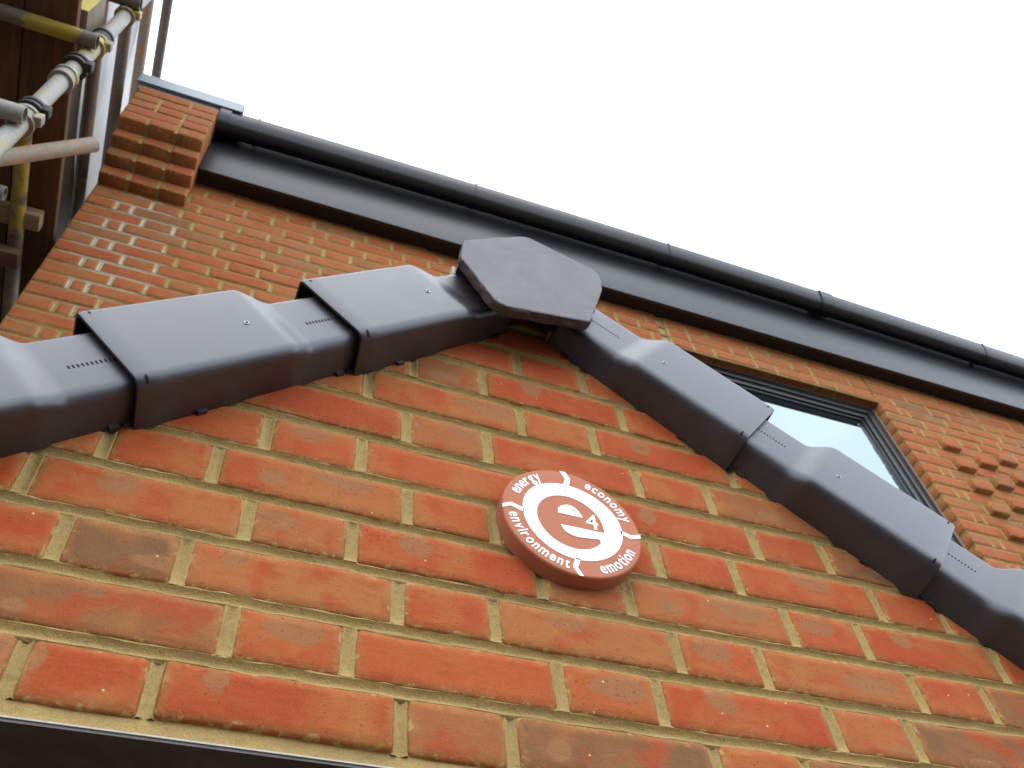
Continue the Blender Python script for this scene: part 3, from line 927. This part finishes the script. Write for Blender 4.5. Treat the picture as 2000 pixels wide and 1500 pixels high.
def course(x0, x1, seq, j, proj=None, flip=False):
    """lay one course from x0 (a finished end) away to x1; row between joints j and j+1"""
    x = x0; sgn = -1 if flip else 1
    i = 0
    while (x1 - x) * sgn > 0.03:
        k = seq(i)
        room = (x1 - x) * sgn
        L = LEN[k]
        if L > room + 0.004:
            k = 'H' if room > 0.095 else 'C'
            L = LEN[k]
            if L > room + 0.012: break
        xc = x + sgn * L / 2
        pj = proj(k, i) if proj else False
        bricks.append((k, xc, (hz(xc, j) + hz(xc, j + 1)) / 2, pj, j))
        xe = x + sgn * L
        if abs(x1 - xe) > 0.02:
            zb, zt = hz(xe, j + 1) + 0.0064, hz(xe, j) - 0.0064
            u0, u1 = sorted((xe, xe + sgn * 0.0132))
            joint_strip(mort2, (u0, zb + 0.0004), (u0, zt + 0.0006), (u1, zb + 0.0004), (u1, zt + 0.0006), R2, seg=0.012, edge_y=0.0018, deep=0.0060, y0=YW, ends=True)
        x = xe + sgn * 0.0132
        i += 1
def flem(first_stretcher):
    if first_stretcher: return lambda i: 'SH'[i % 2]
    return lambda i: 'HC'[i] if i < 2 else 'SH'[i % 2]
JTOP, JBOT = -5, 22
for j in range(JTOP, JBOT):
    a = (j % 2 == 0)                        # header + closer course at the left corner
    zmid = (hz(WX0, j) + hz(WX0, j + 1)) / 2
    over = hz(WX1, j + 1) > WZ1 - 0.02
    if over:
        # above the window the left-hand bond runs on to the head, then the right-hand bond comes back from the reveal
        course(XL, WX0 - 0.005, flem(not a), j)
        rs = lambda i, a=a: ('SH' if a else 'HS')[i % 2]
        course(WX1 + 0.0002 - 0.0132, WX0 + 0.0055, rs, j, flip=True)
        course(WX1, XR, (lambda i, a=a: ('HS' if a else 'SH')[i % 2]), j)
    else:
        if hz(WX0, j + 1) < WZ0: 
            course(XL, XR, flem(not a), j)
        else:
            course(XL, WX0, flem(not a), j)
            st = a                            # stretcher first at the right reveal on even courses
            pr = (lambda k, i, jj=j: k == 'H' and i >= 1 and 2 <= jj <= 14)
            course(WX1, XR, flem(st), j, proj=pr)
    n = 40
for j in range(JTOP + 1, JBOT):
    z_ = hz(WX1, j)
    spans = [(XL, XR)]
    if WZ0 < z_ < WZ1 - 0.02: spans = [(XL, WX0), (WX1, XR)]
    for u0, u1 in spans:
        n = max(1, int((u1 - u0) / 0.5))
        for i in range(n):
            p0, p1 = u0 + (u1 - u0) * i / n, u0 + (u1 - u0) * (i + 1) / n
            joint_strip(mort2, (p0, hz(p0, j) + 0.0064), (p1, hz(p1, j) + 0.0064), (p0, hz(p0, j) - 0.0064), (p1, hz(p1, j) - 0.0064), R2, seg=0.06,
                        edge_y=0.0018, deep=0.0060, y0=YW)
# wall core around the window, faces 5 to 9 mm behind the bricks
zb = hz(0, JBOT)
for x0, x1, z0, z1 in ((XL + 0.004, WX0 - 0.004, zb, ZTOP), (WX1 + 0.004, XR, zb, ZTOP), (WX0 - 0.0039, WX1 + 0.0039, WZ1 + 0.007, ZTOP), (WX0 - 0.0039, WX1 + 0.0039, zb, WZ0)):
    mort2.box(x0, x1, YW + 0.0085, YW + 0.22, z0, z1)
mort2.build('mortar_joints', M_MORTAR_W, house, smooth=50)
mb = MB(); mb.box(XL, XR, YW + 0.01, YW + 0.22, GROUND, zb)
mb.build('lower_wall', M_WALLPLAIN, house)
# which bricks show largest in the picture
def project(x, y, z):
    v = Vector((x, y, z)) - Vector(CAM_POS)
    a, b2, c = v.dot(r_), v.dot(d_), v.dot(f_)
    if c < 0.1: return None
    return 1000 + 1831 * a / c, 750 + 1831 * b2 / c, c
SIL = [(-50, 660), (145, 612), (145, 640), (583, 545), (830, 528), (905, 530), (905, 468), (1020, 461), (1165, 530), (1177, 600), (1300, 665), (1510, 797), (1866, 1020), (2060, 1140)]
def sil(u):
    for (a, b2), (c, d) in zip(SIL, SIL[1:]):
        if a <= u <= c and c > a: return b2 + (d - b2) * (u - a) / (c - a)
    return -1
ranked = []
for b_ in bricks:
    k, xc, zc, pj, j = b_
    p = project(xc, YW, zc)
    score = 0
    if p:
        u, v, c = p
        hid = -0.66 < -1 
        kneel = (-0.93 < xc < -0.62 and zc > 3.0)
        if -30 < u < 2030 and -30 < v < 1530 and v < sil(u) + 14 and zc < 3.25 and not kneel:
            score = LEN[k] / (c * c)
    ranked.append((score, b_))
ranked.sort(key=lambda q: -q[0])
single = [b_ for s, b_ in ranked[:300] if s > 0]
rest = [b_ for s, b_ in ranked if s == 0] + [b_ for s, b_ in ranked[300:] if s > 0]
print('house bricks: singles', len(single), 'rest', len(rest), 'visible', sum(1 for s, _ in ranked if s > 0))
def brick_rot(): return (R2.gauss(0, 0.006), R2.gauss(0, 0.006), R2.gauss(0, 0.004))
for k, xc, zc, pj, j in single:
    me = R2.choice(proto_mesh(k))[3]
    o = link('brick', me, None, house, (xc, YW - (0.027 if pj else 0.0) + R2.gauss(0, 0.0007), zc))
    o.rotation_euler = brick_rot()
    local(o)
AV, AF, AE, AR_ = [], [], [], []
for k, xc, zc, pj, j in rest:
    vs, fs, ed, _ = R2.choice(proto_mesh(k))
    n = len(AV); y = YW - (0.027 if pj else 0.0)
    AV += [(v[0] + xc, v[1] + y, v[2] + zc) for v in vs]
    AF += [tuple(i + n for i in f) for f in fs]
    AE += ed; AR_ += [R2.random()] * len(vs)
me = mesh_brick('brickwork', AV, AF, AE, AR_, brick_material('red_facing_brick_rest', marks=False, pale=0.26))
o = local(link('brickwork', me, None, house)); o['kind'] = 'stuff'

# ---- corbelled kneeler at the left end of the eaves
kn = bpy.data.objects.new('kneeler', None); COL.objects.link(kn); kn.parent = house; kn.location = (-0.772, 0, 2.995 - GROUND)
KX0, KX1 = -0.936, -0.6086
kz = 2.995
fronts = [1.0400, 0.9920, 0.9440, 0.8930, 0.8920, 0.8920, 0.8920, 0.8920]
mk = MB()
R3 = random.Random(5)
lay_k = ['HHH', 'HHH', 'HHH', 'HHH', 'SH', 'HHH', 'HS', 'SH']
for i, yf in enumerate(fronts):
    z0 = kz + 0.075 * i
    x = KX0
    for c in lay_k[i]:
        L = {'H': 0.1022, 'S': 0.2152}[c]
        if lay_k[i] == 'HHH': L = 0.1022
        q = [(-L / 2, -0.0325), (L / 2, -0.0325), (L / 2, 0.0325), (-L / 2, 0.0325)]
        vs, fs, ed = brick_from_poly(q, YW - yf + 0.002, R3, seg=0.05, jit=0.0012, rnd=0.003, cut=0.0032)
        me = mesh_brick('brick', vs, fs, ed, mat=M_BRICK_KN)
        o = link('brick', me, None, kn, (x + L / 2, yf + R3.gauss(0, 0.0012), z0 + 0.0375))
        local(o)
        x += L + 0.0104
    mk.box(KX0 + 0.004, KX1 - 0.004, yf + 0.0055, YW + 0.006, z0 - 0.0005 + (0.006 if i < 4 else 0), z0 + 0.0745 + (0.006 if i < 3 else 0))
mk.build('mortar_joints', M_MORTAR, kn)
# metal trim over the kneeler
mb = MB()
mb.box(-0.962, -0.515, 0.888, 0.892, 3.638, 3.730)
mb.box(-0.962, -0.515, 0.8922, 1.30, 3.726, 3.730)
mb.box(-0.958, -0.519, 0.8923, 1.30, 3.642, 3.646)
mb.box(-0.950, -0.6095, 0.905, 1.30, 3.597, 3.6415)
mb.build('metal_trim', M_CAP, kn)

# ---- eaves: soffit, fascia, gutter
mb = MB(); mb.box(KX1 + 0.002, XR, 1.0275, YW + 0.2, 3.2365, 3.256)
sf = mb.build('soffit', M_SOFFIT, house)
mb = MB(); mb.box(KX1 + 0.002, XR, 1.0100, 1.0270, 3.214, 3.665)
mb.build('fascia', M_FASCIA, house, bevel=0.002)
mb = MB()
def gsag(x): return 0.006 - 0.046 * ((x - 1.6) / 2.2) ** 2
GY, GZ, GR = 0.9545, 3.668, 0.0545
nseg = 24
prof = []
prof.append((GY + GR, GZ + 0.004))
for i in range(nseg + 1):
    a = pi * i / nseg
    prof.append((GY + GR * cos(a), GZ - GR * 1.80 * sin(a)))
prof.append((GY - GR - 0.001, GZ + 0.006)); prof.append((GY - GR + 0.004, GZ + 0.009)); prof.append((GY - GR + 0.0055, GZ + 0.004))
inner = [(GY + (GR - 0.003) * cos(pi * i / nseg), GZ - (GR * 1.80 - 0.003) * sin(pi * i / nseg)) for i in range(nseg, -1, -1)]
loop = prof + inner
xs = [KX1 + 0.004 + (XR - KX1 - 0.004) * i / 12 for i in range(13)]
L_ = len(loop)
vs = [(x, y, z + gsag(x)) for x in xs for y, z in loop]
mb.add(vs, [(a * L_ + i, a * L_ + (i + 1) % L_, (a + 1) * L_ + (i + 1) % L_, (a + 1) * L_ + i) for a in range(12) for i in range(L_)])
gut = mb.build('gutter', M_GUTTER, house, smooth=35)
def gband(x0, x1, off, name, lip=True):
    mb = MB()
    pr = []
    for i in range(nseg + 1):
        a = pi * i / nseg
        pr.append((GY + (GR + off) * cos(a) * (1 if cos(a) < 0.98 else 0.98), GZ - (GR * 1.80 + off) * sin(a)))
    if lip: pr += [(GY - GR - off - 0.0015, GZ + 0.010), (GY - GR + 0.002, GZ + 0.014), (GY - GR + 0.008, GZ + 0.010)]
    ir = [(GY + (GR + 0.0004) * cos(pi * i / nseg), GZ - (GR * 1.80 + 0.0004) * sin(pi * i / nseg)) for i in range(nseg, -1, -1)]
    lp = pr + ir
    m_ = len(lp)
    vs = [(x, y, z + gsag(x)) for x in (x0, x1) for y, z in lp]
    fs = [(i, (i + 1) % m_, m_ + (i + 1) % m_, m_ + i) for i in range(m_)]
    a, b2 = len(pr), len(ir)
    for e_ in (0, m_):
        for i in range(min(len(pr) - (3 if lip else 0), len(ir)) - 1):
            fs.append((e_ + i, e_ + i + 1, e_ + m_ - 2 - i, e_ + m_ - 1 - i))
    mb.add(vs, fs)
    return mb.build(name, M_GUTTER, gut, smooth=35)
for x in (-0.435, 0.590, 1.625, 3.590, 4.6):
    gband(x - 0.006, x + 0.006, 0.0030, 'gutter_bracket')
gband(-0.603, -0.555, 0.0055, 'gutter_stop_end')
gband(2.525, 2.600, 0.0040, 'gutter_union')
gband(2.519, 2.531, 0.0065, 'gutter_bracket')
# roof slope above, hidden by the gutter from here
a_ = radians(38)
vs = []
for x in (-0.93, XR):
    for s in (0.0, 4.0):
        for h in (0.0, 0.09): vs.append((x, 1.085 + s * cos(a_) - h * sin(a_), 3.700 + s * sin(a_) + h * cos(a_)))
mb = MB(); mb.add(vs, [(0, 1, 3, 2), (4, 6, 7, 5), (0, 4, 5, 1), (2, 3, 7, 6), (0, 2, 6, 4), (1, 5, 7, 3)])
mb.build('roof', M_ROOF, house)

# ---- window
FY = 1.140
win = bpy.data.objects.new('window', None); COL.objects.link(win); win.parent = house; win.location = ((WX0 + WX1) / 2, 0, WZ0 - GROUND)
def ring(name, x0, x1, z0, z1, wdt, y0, y1, mat, bev=0.002):
    mb = MB()
    mb.box(x0, x1, y0, y1, z1 - wdt, z1); mb.box(x0, x1, y0, y1, z0, z0 + wdt)
    mb.box(x0, x0 + wdt, y0 + 0.0004, y1 - 0.0004, z0 + wdt, z1 - wdt); mb.box(x1 - wdt, x1, y0 + 0.0004, y1 - 0.0004, z0 + wdt, z1 - wdt)
    return mb.build(name, mat, win, bevel=bev)
x0, x1, z0, z1 = WX0 + 0.006, WX1 - 0.006, WZ0 + 0.004, WZ1 - 0.006
ring('window_frame', x0, x1, z0, z1, 0.046, FY, FY + 0.07, M_FRAME, 0.003)
ring('sash', x0 + 0.048, x1 - 0.048, z0 + 0.048, z1 - 0.048, 0.028, FY + 0.010, FY + 0.068, M_FRAME, 0.003)
ring('glazing_bead', x0 + 0.0765, x1 - 0.0765, z0 + 0.0765, z1 - 0.0765, 0.013, FY + 0.022, FY + 0.060, M_FRAME, 0.003)
mb = MB(); mb.box(x0 + 0.086, x1 - 0.086, FY + 0.034, FY + 0.058, z0 + 0.086, z1 - 0.086)
mb.build('pane', M_GLASS, win)
ring('sealant', WX0 - 0.001, WX1 + 0.001, WZ0 - 0.001, WZ1 + 0.004, 0.011, FY - 0.004, FY + 0.004, M_SEAL, 0.0)

# ================================================================== plaque
PC = Vector((0.211, -0.022, 0.310)); PR = 0.0935
pl = empty('plaque', 'round terracotta plaque with white e4 emblem and words on the brick porch gable', 'plaque', (PC.x, 0.0, PC.z))
mb = MB()
nn = 96
prf = [(PR, 0.0015), (PR, -0.0195), (PR - 0.0012, -0.0215), (PR - 0.0030, -0.0220)]
vs = [(PC.x + r * cos(2 * pi * i / nn), y, PC.z + r * sin(2 * pi * i / nn)) for r, y in prf for i in range(nn)]
fs = [tuple(range(nn)), tuple(3 * nn + i for i in range(nn))]
for k in range(3): fs += [(k * nn + i, k * nn + (i + 1) % nn, (k + 1) * nn + (i + 1) % nn, (k + 1) * nn + i) for i in range(nn)]
mb.add(vs, fs)
dk = mb.build('disc', M_TERRA, pl, smooth=30)
for p in dk.data.polygons:
    if len(p.vertices) > 4: p.use_smooth = False
def flat(polys, name, y=-0.0220, th=0.0005, quads=None):
    """raised paint: closed outlines in disc radii, th thick"""
    mb = MB()
    for poly in polys:
        P = [(PC.x + PR * a, PC.z + PR * b2) for a, b2 in poly]; n = len(P)
        vs = [(x, y - th, z) for x, z in P] + [(x, y + 0.0003, z) for x, z in P]
        mb.add(vs, [tuple(range(n))] + [(i, (i + 1) % n, n + (i + 1) % n, n + i) for i in range(n)])
    return mb.build(name, M_WHITE, pl)
# white ring with slightly off-centre inner edge
mb = MB()
vs = []
for i in range(nn):
    a = 2 * pi * i / nn
    ro = 0.718 + 0.008 * sin(3 * a + 1)
    po = (ro * cos(a), ro * sin(a)); pi_ = (-0.032 + 0.482 * cos(a), -0.030 + 0.500 * sin(a))
    for (p, yy) in ((po, -0.0220 + 0.0003), (po, -0.0225), (pi_, -0.0225), (pi_, -0.0220 + 0.0003)):
        vs.append((PC.x + PR * p[0], yy, PC.z + PR * p[1]))
mb.add(vs, [(i * 4 + j, i * 4 + j + 1, ((i + 1) % nn) * 4 + j + 1, ((i + 1) % nn) * 4 + j) for i in range(nn) for j in range(3)])
mb.build('white_ring', M_WHITE, pl)
moon = [(-0.200, 0.126), (-0.200, 0.100), (0.166, 0.100)] + [(0.166 * 1.0 - 0.366 * (1 - cos(pi * t)) / 2, 0.100 + 0.200 * sin(pi * min(max(t * 0.93 + 0.02, 0), 1))) for t in [0.05 + 0.09 * i for i in range(10)]]
moon = [(-0.200, 0.100), (0.164, 0.100), (0.146, 0.150), (0.120, 0.205), (0.088, 0.250), (0.050, 0.283), (0.009, 0.300), (-0.045, 0.300), (-0.098, 0.277), (-0.140, 0.247), (-0.175, 0.207), (-0.194, 0.150)]
flat([moon], 'emblem_counter')
wedge = [(-0.192, -0.122), (-0.165, -0.200), (-0.120, -0.255), (-0.060, -0.288), (0.036, -0.303), (0.200, -0.285), (0.344, -0.262), (0.352, -0.30), (0.382, -0.476), (0.48, -0.40), (0.52, -0.20), (0.47, -0.110), (0.424, -0.121)]
flat([wedge], 'emblem_gap', y=-0.0222)
flat([[(-0.060, 1.000), (0.030, 1.000), (0.088, 0.866), (0.045, 0.70), (-0.045, 0.70), (0.004, 0.850)]], 'divider')
flat([[(-0.999, 0.040), (-0.870, 0.108), (-0.70, 0.045), (-0.70, -0.036), (-0.885, 0.040), (-0.999, -0.028)]], 'divider')
flat([[(0.70, 0.010), (0.858, -0.044), (0.999, 0.008), (0.996, -0.066), (0.832, -0.115), (0.70, -0.060)]], 'divider')
flat([[(-0.065, -0.70), (-0.129, -0.864), (-0.057, -0.996), (0.006, -0.998), (-0.058, -0.865), (0.010, -0.70)]], 'divider')
def glyph(ch, size, bold):
    c = bpy.data.curves.new('letter', 'FONT')
    c.body = ch; c.size = size; c.offset = bold; c.extrude = 0.0004; c.align_x = 'CENTER'; c.resolution_u = 3
    o = bpy.data.objects.new('letter', c); COL.objects.link(o)
    bpy.context.view_layer.update()
    dg = bpy.context.evaluated_depsgraph_get()
    me = bpy.data.meshes.new_from_object(o.evaluated_get(dg))
    w_ = (max(v.co.x for v in me.vertices) - min(v.co.x for v in me.vertices)) if len(me.vertices) else 0
    bpy.data.objects.remove(o)
    return me, w_
def word(text, r, a0, a1, size, track, bold=0.0004):
    """letters set round the rim from angle a0 to a1 (degrees); anticlockwise words have their tops towards the centre"""
    inward = a1 > a0
    gl = [glyph(ch, size, bold) for ch in text]
    tot = sum(g_[1] for g_ in gl) + track * (len(gl) - 1)
    base = r * PR
    fit = radians(abs(a1 - a0)) * base / tot
    pos = 0.0
    mb = MB()
    for me, w_ in gl:
        c = (pos + w_ / 2) * fit; pos += w_ + track
        a = radians(a0) + (c / base if inward else -c / base)
        rot = a + pi / 2 if inward else a - pi / 2
        vs = []
        xm = (max(v.co.x for v in me.vertices) + min(v.co.x for v in me.vertices)) / 2
        for v in me.vertices:
            lx, ly = (v.co.x - xm) * fit, v.co.y - size * 0.25
            vs.append((PC.x + base * cos(a) + lx * cos(rot) - ly * sin(rot), -0.0221 - v.co.z, PC.z + base * sin(a) + lx * sin(rot) + ly * cos(rot)))
        mb.add(vs, [tuple(p.vertices) for p in me.polygons])
    return mb.build('lettering', M_WHITE, pl)
word('energy', 0.862, 157, 117, 0.0240, 0.0026)
word('economy', 0.862, 69, 14, 0.0225, 0.0030)
word('environment', 0.862, -175, -101, 0.0225, 0.0030)
word('emotion', 0.862, -72, -24, 0.0235, 0.0026)
me, w_ = glyph('4', 0.0330, 0.0003)
mb = MB()
xm = (max(v.co.x for v in me.vertices) + min(v.co.x for v in me.vertices)) / 2
mb.add([(PC.x + PR * 0.286 + (v.co.x - xm) * 1.06, -0.0221 - v.co.z, PC.z + PR * -0.078 + v.co.y * 1.14) for v in me.vertices], [tuple(p.vertices) for p in me.polygons])
mb.build('numeral', M_WHITE, pl)
mb = MB()
sx_, sz_ = PC.x + PR * 0.035, PC.z + PR * 0.222
mb.add([(sx_ + 0.0042 * cos(i * pi / 8), -0.0224, sz_ + 0.0036 * sin(i * pi / 8)) for i in range(16)] + [(sx_ + 0.0030 * cos(i * pi / 8), -0.0229, sz_ + 0.0026 * sin(i * pi / 8)) for i in range(16)],
       [(i, (i + 1) % 16, 16 + (i + 1) % 16, 16 + i) for i in range(16)] + [tuple(16 + i for i in range(16))])
mb.build('screw_plug', plain('grey_filler', (0.50, 0.50, 0.50), 0.7, 0.3, grain=0.3, gscale=500), pl)

# ================================================================== scaffold at the left
sc = empty('scaffold', 'tube scaffold standing beside the left corner of the house with worn yellow paint', 'scaffold', (-0.91, 0.42, GROUND))
TR = 0.02415
def tube(a, b2, mat, name='scaffold_tube', r=TR):
    mb = MB(); mb.tube(a, b2, r, 24, r - 0.004)
    return mb.build(name, mat, sc, smooth=40)
SX, SY = -0.910, 0.420
tube((SX, SY, GROUND), (SX, SY, 4.6), M_TUBE)
def coupler(p, axis, mat, r=0.031, ln=0.052, flap=True):
    mb = MB()
    p = Vector(p); ax = Vector(axis)
    mb.tube(p - ax * ln / 2, p + ax * ln / 2, r, 24, TR + 0.0012)
    mb.tube(p - ax * ln / 2 - ax * 0.002, p - ax * (ln / 2 - 0.010), r + 0.004, 24, TR + 0.0012)
    mb.tube(p + ax * (ln / 2 - 0.010), p + ax * (ln / 2 + 0.002), r + 0.004, 24, TR + 0.0012)
    o = mb.build('coupler', mat, sc, smooth=40)
    if flap:
        u = ax.orthogonal().normalized()
        q = p + Vector((0.034, -0.012, 0))
        mb = MB(); mb.box(q.x - 0.008, q.x + 0.014, q.y - 0.014, q.y + 0.014, q.z - 0.017, q.z + 0.017)
        mb.build('coupler_bolt', mat, o, bevel=0.003)
    return o
Z = (0, 0, 1)
coupler((SX, SY, 2.985), Z, M_COUPLER); coupler((SX, SY, 3.055), Z, M_COUPLER_D, flap=False)
coupler((SX, SY, 2.600), Z, M_COUPLER); coupler((SX, SY, 2.660), Z, M_COUPLER_D, flap=False)
coupler((SX, SY, 2.385), Z, M_COUPLER_D, 0.034, 0.036)
coupler((SX, SY, 2.265), Z, M_COUPLER, flap=False)
coupler((SX, SY, 1.985), Z, M_COUPLER_D, 0.034, 0.03); coupler((SX, SY, 1.925), Z, M_COUPLER)
tube((-2.6, 0.372, 2.505), (-0.885, 0.372, 2.505), M_TUBE_BAND)
tube((-2.6, 0.372, 1.850), (-0.885, 0.372, 1.850), M_TUBE)
tube((-2.6, 0.372, 3.000), (-0.870, 0.372, 3.000), M_TUBE_D)
tube((-1.060, 0.70, 2.475), (-1.060, 1.10, 2.475), M_TUBE_Y)
tube((-1.060, 1.101, 2.475), (-1.060, 4.2, 2.475), M_TUBE_D)
tube((-1.55, 0.675, 1.456), (-0.838, 0.661, 2.415), M_TUBE_R)
tube((-2.6, 0.909, 2.400), (-1.080, 0.909, 2.400), M_TUBE)
for zz, mt in ((3.105, M_TUBE_D), (3.560, M_TUBE_D), (3.960, M_TUBE_R), (4.440, M_TUBE_D)):
    tube((-1.020, -0.1, zz), (-1.020, 4.2, zz), mt)
for yy in (2.2, 3.9):
    tube((SX - 0.06, yy, GROUND), (SX - 0.06, yy, 4.6), M_TUBE_D)
# deck boards
xs_ = -0.952
for i in range(5):
    bw = (0.150, 0.148, 0.225, 0.225, 0.225)[i]
    mb = MB(); mb.box(xs_ - bw, xs_ - 0.004, -0.10 - 0.05 * (i % 2), 4.0, 2.5312 + 0.002 * (i % 3), 2.570)
    o = mb.build('deck_board', M_PLANK, None, bevel=0.003)
    which = ['nearest the white sheet', 'second from the white sheet', 'third from the white sheet', 'fourth from the white sheet', 'farthest from the white sheet']
    tag(o, 'brown scaffold deck board seen from below, ' + which[i], 'plank', 'scaffold deck boards')
    xs_ -= bw
mb = MB(); mb.box(-0.992, -0.952, 0.335, 0.52, 2.640, 2.865)
tb = mb.build('toe_board', M_BOARD, None, bevel=0.003)
tag(tb, 'short grey board on edge with yellow painted end beside the scaffold pole', 'board')
mb = MB(); mb.box(-0.9915, -0.9525, 0.3335, 0.3349, 2.641, 2.864)
mb.build('painted_end', M_YELLOW, tb)
mb = MB(); mb.box(-2.3, -0.990, 1.000, 1.060, 2.470, 2.522)
tag(mb.build('timber_batten', M_PINE, None, bevel=0.002), 'pale sawn timber batten lying across the scaffold behind the yellow tube', 'timber')
mb = MB(); mb.box(-2.3, -1.03, 1.13, 1.19, 2.41, 2.46)
tag(mb.build('timber_batten', wood('dark_timber', (0.16, 0.085, 0.045), (0.11, 0.06, 0.035), 0), None, bevel=0.002), 'dark brown timber batten below the pale one on the scaffold', 'timber')
# sheeting: hanging cloths in a plane at right angles to the house, gently folded
def cloth(name, mat, x, y0, y1, z0, z1, amp, label, cat, ny=60, nz=40, seed=1):
    R = random.Random(seed)
    ph = [R.uniform(0, 6.28) for _ in range(8)]
    vs = []
    for i in range(ny + 1):
        for k in range(nz + 1):
            y = y0 + (y1 - y0) * i / ny; z = z0 + (z1 - z0) * k / nz
            dx = amp * (sin(z * 7 + 0.8 * sin(y * 3 + ph[0]) + ph[1]) * 0.6 + sin(y * 9 + z * 2.2 + ph[2]) * 0.5 + sin(z * 17 + y * 4 + ph[3]) * 0.25)
            vs.append((x + dx, y, z))
    m_ = nz + 1
    mb = MB(); mb.add(vs, [(i * m_ + k, i * m_ + k + 1, (i + 1) * m_ + k + 1, (i + 1) * m_ + k) for i in range(ny) for k in range(nz)])
    o = mb.build(name, mat, None, smooth=80)
    tag(o, label, cat)
    return o
cloth('debris_sheet', M_SHEET, -1.075, -0.1, 3.0, 2.60, 4.47, 0.022, 'white translucent debris sheet hung along the scaffold rails', 'sheet')
cloth('shaded_sheet', M_SHEET_SHADED, -1.046, 0.20, 4.0, 2.572, 3.075, 0.010, 'lower strip of the white sheet, its shade painted in dark brown, between the deck boards and the lowest rail', 'sheet', seed=4)  # separate strip painting the shaded foot of the white debris sheet
# unfinished neighbour behind the scaffold
mb = MB(); mb.box(-6.0, -2.4, -0.5, 6.0, GROUND, 4.6)
nb = mb.build('building', plain('dark_blockwork', (0.12, 0.09, 0.07), 0.9, 0.2, grain=0.3, gscale=8), None)
tag(nb, 'shadowy unfinished building behind the scaffold at the far left', 'building')
